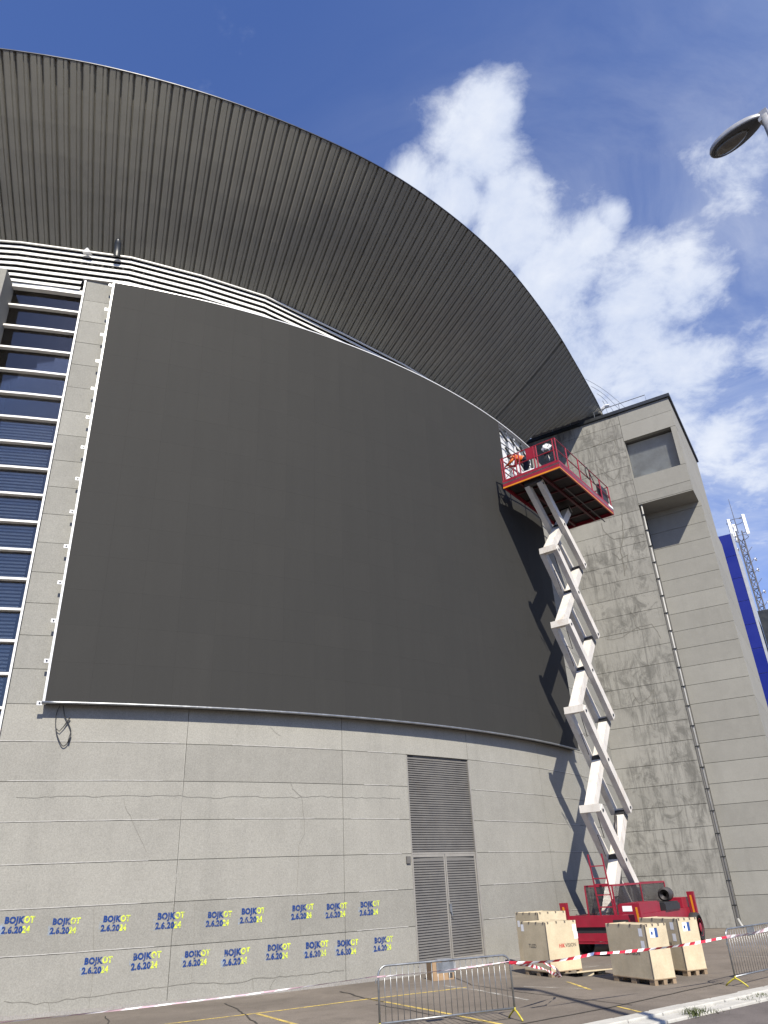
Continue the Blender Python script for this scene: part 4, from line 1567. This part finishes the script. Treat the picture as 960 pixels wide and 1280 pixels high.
crate('plywood crate with red print nearest the kerb, right of the red lift chassis ladder', Vector((5.80, 20.41, 0)), (-.62, 1.33), 1.47, .66, 1.25,
      [('L', 'brand', .92, .60), ('L', 'white', .26, 1.0), ('L', 'white', .24, .74), ('R', 'blue', .12, .97)])
crate('plywood crate at far right, partly hidden behind the crate nearest the kerb', Vector((7.08, 21.87, 0)), (-.60, 1.33), 1.47, .66, 1.27,
      [('L', 'brand', .95, .66), ('L', 'white', .30, 1.02), ('L', 'white', .28, .76), ('R', 'blue', .14, .98)])
crate('front plywood crate of the left pair, beside the barrier tape knot', Vector((3.85, 23.05, 0)), (-.50, .95), 1.16, 1.06, 1.28,
      [('L', 'led', .86, .66), ('L', 'white', 1.14, 1.05), ('R', 'brand', .38, .66), ('R', 'white', .92, 1.02), ('R', 'white', .94, .84)])
crate('rear plywood crate of the left pair, close to the concrete wall', Vector((4.05, 25.35, 0)), (-.50, .95), 1.16, 1.06, 1.44, [('L', 'white', 1.1, 1.05)])
# lid lying on the ground
c0, c1 = onz(722, 1222), onz(768, 1217)
dl_ = (c1 - c0).normalized()
dq = Vector((-dl_.y, dl_.x, 0))
lb = MB()
lb.hexa([c0 + Vector((0, 0, .10)), c1 + Vector((0, 0, .10)), c1 + dq * .8 + Vector((0, 0, .02)), c0 + dq * .8 + Vector((0, 0, .02)),
         c0 + Vector((0, 0, .125)), c1 + Vector((0, 0, .125)), c1 + dq * .8 + Vector((0, 0, .045)), c0 + dq * .8 + Vector((0, 0, .045))])
lb.box(c0.x + .2, c0.x + .5, c0.y + .25, c0.y + .4, 0, .08)
lb.box(c1.x - .4, c1.x - .2, c1.y + .15, c1.y + .3, 0, .08)
tag(lb.build('crate_lid', 'plywood'), 'flat pale plywood lid lying on the asphalt between the crates', 'board')

# ================================================================== CARDBOARD BOX BY THE DOORS
bp = onz(555, 1224)
cbx = thing('cardboard_box', bp, 'small brown cardboard box with grey label behind the barrier', 'box', rz=R_(20))
MB().box(-.40, .22, -.2, .25, 0, .44).build('carton', 'cardboard', cbx, local=True)
MB().box(-.1, .28, -.235, -.201, .22, .40).box(-.12, .30, -.22, .27, .442, .47).build('label_sheet', 'paper_grey', cbx, local=True)
MB().box(.06, .18, -.206, -.201, .04, .16).build('dark_print', 'ink_black', cbx, local=True)

# ================================================================== CROWD BARRIERS


def barrier(label, a, b, h=1.06):
    a, b = Vector(a), Vector(b)
    d = (b - a).normalized()
    L = (b - a).length
    t = thing('crowd_barrier', (a + b) / 2, label, 'barrier', 'steel crowd barriers', math.atan2(d.y, d.x))
    x0, x1 = -L / 2, L / 2
    r = .16
    pts = [(x0, 0, .17)] + [(x0 + r - r * math.cos(q), 0, h - r + r * math.sin(q)) for q in [math.pi / 2 * k / 6 for k in range(7)]]
    pts += [(x1 - r + r * math.cos(q), 0, h - r + r * math.sin(q)) for q in [math.pi / 2 * (6 - k) / 6 for k in range(7)]] + [(x1, 0, .17)]
    MB().tube(pts, .019, 10).build('frame', 'galvanised', t, True, local=True)
    MB().tube([(x0, 0, .19), (x1, 0, .19)], .018, 8).build('bottom_rail', 'galvanised', t, True, local=True)
    n = int(L / .118)
    me = MB().tube([(0, 0, .19), (0, 0, h - .015)], .0065, 6).mesh('bar', 'galvanised', True)
    for i in range(1, n):
        obj('bar', me, t, (x0 + L * i / n, 0, 0))
    for x in (x0, x1):
        f = MB().tube([(x, -.26, .012), (x, -.18, .07), (x, -.07, .135), (x, 0, .16), (x, .07, .135), (x, .18, .07), (x, .26, .012)], .017, 7)
        f.tube([(x, 0, .15), (x, 0, .2)], .021, 8)
        f.build('foot', 'yellow_foot', t, True, local=True)
        MB().tube([(x, 0, .86), (x + (.05 if x > 0 else -.05), 0, .86), (x + (.05 if x > 0 else -.05), 0, .80)], .010, 6).build('hook', 'galvanised', t, local=True)
    MB().box(-.20, .16, -.006, .006, h - .20, h - .025).build('plate', 'galvanised', t, local=True)
    return t


B1a, B1b = Vector((-.53, 15.65, 0)), Vector((2.01, 16.70, 0))
B2a = Vector((7.40, 19.62, 0))
B2b = B2a + Vector((.75, .66, 0)).normalized() * 2.5
barrier('steel crowd barrier with yellow feet in the foreground, before the louvred door', B1a, B1b)
barrier('steel crowd barrier at right edge beside the white kerb', B2a, B2b, 1.12)

# ================================================================== WARNING TAPE


def tape(label, pts, sag=0.04, w=.075, stripe=.15, twist=0.0, mats=('tape_red', 'tape_white')):
    mb = MB()
    pts = [Vector(p) for p in pts]
    run = []
    for a, b in zip(pts[:-1], pts[1:]):
        n = max(2, int((b - a).length / stripe))
        for i in range(n):
            t = i / n
            run.append(a.lerp(b, t) - Vector((0, 0, sag * 4 * t * (1 - t) * min(1, (b - a).length / 2))))
    run.append(pts[-1])
    for i, (a, b) in enumerate(zip(run[:-1], run[1:])):
        def off(k, p, q):
            ang_ = twist * math.sin(k * .33)
            d = (q - p).normalized()
            s = d.cross(Vector((0, 0, 1)))
            s = s.normalized() if s.length > 1e-4 else Vector((1, 0, 0))
            u = s.cross(d)
            return (u * math.cos(ang_) + s * math.sin(ang_)) * w / 2
        oa, ob_ = off(i, a, b), off(i + 1, a, b)
        lean = (b - a) * .35
        mb.face([a - oa - lean * .5, b - ob_ - lean * .5, b + ob_ + lean * .5, a + oa + lean * .5] if i not in (0, len(run) - 2) else [a - oa, b - ob_, b + ob_, a + oa], i % 2)
    return tag(mb.build('warning_tape', list(mats)), label, 'tape')


ta = B1b + Vector((-.02, -.03, .93))
tb = B2a + Vector((.0, -.03, .97))
tape('red and white warning tape stretched from one crowd barrier to the other past the crates', [ta, ta.lerp(tb, .35) + Vector((0, 0, -.02)), tb], .05, .055, .17, .8)
tape('warning tape running along the right crowd barrier', [tb, B2b + Vector((0, -.04, 1.02))], .03, .07, .2, .9, ('tape_pink', 'tape_white'))
tape('warning tape drawn along the foreground crowd barrier', [B1a + Vector((-.02, -.03, .90)), B1b + Vector((-.02, -.04, .95))], .02, .025, .18, 1.2, ('tape_pink', 'tape_white'))
te = onz(-60, 1284, .93)
tape('warning tape leading left from the foreground barrier past the wall foot', [te, B1a + Vector((-.03, -.02, .91))], .04, .022, .25, 1.0, ('tape_pink', 'tape_white'))
k0 = onz(646, 1203, .93)
tape('loose tail of warning tape dangling in front of the left crates', [ta + Vector((.02, 0, 0)), onz(664, 1207, .80), onz(680, 1211, .68), onz(700, 1221, .42), onz(701, 1219, .47), onz(694, 1210, .72), onz(678, 1203, .86)], .01, .06, .1, .9)

# ================================================================== GRASS TUFTS AT THE KERB


def tuft(label, pos, n, h, spread):
    mb = MB()
    for _ in range(n):
        a_ = random.uniform(0, 6.28)
        b = pos + Vector((random.gauss(0, spread * 2) * kd.x, random.gauss(0, spread * 2) * kd.y, 0)) + kn * random.gauss(0, spread * .4)
        hh = h * random.uniform(.5, 1.1)
        t_ = Vector((math.cos(a_), math.sin(a_), 0))
        s_ = Vector((-t_.y, t_.x, 0)) * .006
        m_ = b + t_ * hh * .25 + Vector((0, 0, hh * .6))
        e_ = b + t_ * hh * .7 + Vector((0, 0, hh * .85))
        mb.face([b - s_, b + s_, m_ + s_ * .8, m_ - s_ * .8])
        mb.face([m_ - s_ * .8, m_ + s_ * .8, e_])
    tag(mb.build('grass_tuft', 'grass'), label, 'grass', 'weeds along the kerb', 'stuff')


tuft('tallest green weed tuft growing in the middle of the white kerb', onz(866, 1270, .03), 80, .17, .05)
tuft('low green weeds at the foot of the kerb below the right barrier', onz(953, 1246, .03), 110, .08, .13)
tuft('small weed tuft in the kerb joint between the other weeds', onz(880, 1266, .03), 70, .09, .10)
tuft('small weed tuft at the lower left end of the kerb', onz(833, 1266, .02), 60, .08, .06)
tuft('tiny weed tuft under the right barrier foot', onz(933, 1251, .03), 50, .07, .06)

# ================================================================== STREET LAMP
ZL = 13.0
lp = onz(956, 143, ZL)
tip = onz(897, 197, ZL - .1)
ldv = Vector((tip.x - lp.x, tip.y - lp.y, 0)).normalized()
lamp = thing('street_lamp', (lp.x, lp.y, 0), 'grey street lamp with oval head reaching in at upper right', 'street lamp', rz=math.atan2(ldv.y, ldv.x))
MB().tube([(0, 0, 0), (0, 0, 4), (0, 0, ZL - .55), (0, 0, ZL - .05)], [.12, .105, .085, .075], 14).build('pole', 'lamp_shell', lamp, True, local=True)
MB().lathe([(0, .2), (.02, .2), (.03, .12)], (0, 0, 0), (0, 0, 1), 14).build('base_flange', 'galvanised', lamp, local=True)
MB().box(-.06, .10, -.06, .06, ZL - .12, ZL + .06).build('joint', 'lamp_shell', lamp, local=True)
HL, HWd = .92, .20
tilt = R_(2)


def head_ring(z_scale, n=28, shrink=1.0, x_shift=0.0):
    out = []
    for j in range(n):
        a_ = 2 * math.pi * j / n
        cx_, sy_ = math.cos(a_), math.sin(a_)
        wdt = HWd * (1 + .16 * cx_)
        out.append((HL / 2 + .02 + HL / 2 * cx_ * shrink + x_shift, wdt * sy_ * shrink))
    return out


def loft(rings, mt, nm):
    mb = MB()
    n = len(rings[0][0])
    for ring, z in rings:
        for (x_, y_) in ring:
            mb.v.append(Vector((x_ * math.cos(tilt) - z * math.sin(tilt), y_, ZL + z * math.cos(tilt) + x_ * math.sin(tilt))))
    for i in range(len(rings) - 1):
        for j in range(n):
            mb.f.append((i * n + j, i * n + (j + 1) % n, (i + 1) * n + (j + 1) % n, (i + 1) * n + j))
            mb.m.append(0)
    mb.f.append(tuple(reversed(range(n))))
    mb.f.append(tuple((len(rings) - 1) * n + j for j in range(n)))
    mb.m += [0, 0]
    return mb.build(nm, mt, lamp, True, local=True)


hd = loft([(head_ring(1, shrink=.98), -.035), (head_ring(1), 0.0), (head_ring(1, shrink=.97), .05), (head_ring(1, shrink=.80), .105), (head_ring(1, shrink=.45), .14)], 'lamp_shell', 'head')
loft([(head_ring(1, shrink=.90), -.048), (head_ring(1, shrink=.95), -.036)], 'lamp_rim', 'head_rim')
loft([(head_ring(1, shrink=.30, x_shift=.10), -.115), (head_ring(1, shrink=.52, x_shift=.10), -.09), (head_ring(1, shrink=.66, x_shift=.10), -.0485)], 'lamp_bowl', 'lamp_bowl')

# ================================================================== BLUE BUILDING AND MAST BEHIND THE TOWER
az = R_(27.42)
BD = 62.0
BR = Vector((BD * math.sin(az), BD * math.cos(az), 0))
BH = EYE + BD * 0.3985
blue = thing('blue_building', BR, 'bright blue clad block behind the concrete tower', 'building')


def bbox(nm, t0, t1, z0, z1, d0, d1, mt, parent=blue):
    f_ = lambda t, z, d: BR + TD * t - TN * d + Vector((0, 0, z))
    b = MB()
    b.hexa([f_(t0, z0, d0), f_(t1, z0, d0), f_(t1, z0, d1), f_(t0, z0, d1), f_(t0, z1, d0), f_(t1, z1, d0), f_(t1, z1, d1), f_(t0, z1, d1)])
    return b.build(nm, mt, parent)


bbox('block', -9, -.02, 0, BH - .05, .05, 7, 'pale_cladding')
zt = BH
while zt > 1:
    for t0 in (-3.0, -6.0, -9.0):
        bbox('cladding_panel', t0 + .012, t0 + 3.0 - .012, zt - 1.93 + .015, zt - .015, 0, .05, 'blue_cladding')
    zt -= 1.93
bbox('corner_trim', -.02, .16, 0, BH, -.02, .5, 'pale_cladding')
bbox('rear_wing', .16, 6.0, 0, BH * .78, 3.0, 9, 'cap_metal')
az2 = R_(27.95)
MD = 84.0
mp = Vector((MD * math.sin(az2), MD * math.cos(az2), 0))
MH = EYE + MD * .425
mast = thing('antenna_mast', mp, 'steel lattice antenna mast behind the blue building', 'mast')
s3 = [(math.cos(R_(90 + 120 * k)) * .38, math.sin(R_(90 + 120 * k)) * .38) for k in range(3)]
for (x, y) in s3:
    MB().tube([(x, y, 0), (x, y, MH - 2.2)], .07, 6).build('leg', 'steel_mast', mast, local=True)
lt = MB()
z = 0.0
i = 0
while z < MH - 3.2:
    for k in range(3):
        p, q = s3[k], s3[(k + 1) % 3]
        lt.tube([(*p, z), (*q, z + 1.0)] if i % 2 else [(*q, z), (*p, z + 1.0)], .045, 4)
        lt.tube([(*p, z), (*q, z)], .04, 4)
    z += 1.0
    i += 1
lt.build('lattice', 'steel_mast', mast, local=True)
MB().tube([(0, 0, MH - 2.4), (0, 0, MH + 1.9)], [.05, .02], 6).build('whip_antenna', 'steel_mast', mast, local=True)
for k, (aa, rr_, zz, hh) in enumerate(((200, .95, MH - 3.2, 2.4), (320, .95, MH - 2.8, 2.4), (80, .9, MH - 3.1, 2.2))):
    x, y = math.cos(R_(aa)) * rr_, math.sin(R_(aa)) * rr_
    an = MB().box(x - .16, x + .16, y - .09, y + .09, zz, zz + hh).build('panel_antenna', 'antenna_white', mast, local=True)
    MB().bar((x * .5, y * .5, zz + .3), (x, y, zz + .3), .06, .06).bar((x * .5, y * .5, zz + hh - .3), (x, y, zz + hh - .3), .06, .06).build('antenna_arm', 'steel_mast', an, local=True)
MB().tube([(math.cos(R_(30 * k)) * .9, math.sin(R_(30 * k)) * .9, MH - 1.0) for k in range(12)], .03, 5, close=True).tube([(math.cos(R_(30 * k)) * .9, math.sin(R_(30 * k)) * .9, MH - 3.0) for k in range(12)], .03, 5, close=True).build('ring_platform', 'steel_mast', mast, local=True)
for k in range(9):
    zz = MH - 4.5 - k * 1.25
    x = .75 + .1 * (k % 2)
    MB().lathe([(0, .16), (.06, .2), (.12, .12)], (x if k % 3 else -x, -.25, zz), (.6, -1, 0), 10).build('dish', 'antenna_white', mast, True, local=True)
    MB().tube([(.4, 0, zz - .3), (1.0, -.1, zz + .35)], .025, 4).build('antenna_stub', 'steel_mast', mast, local=True)
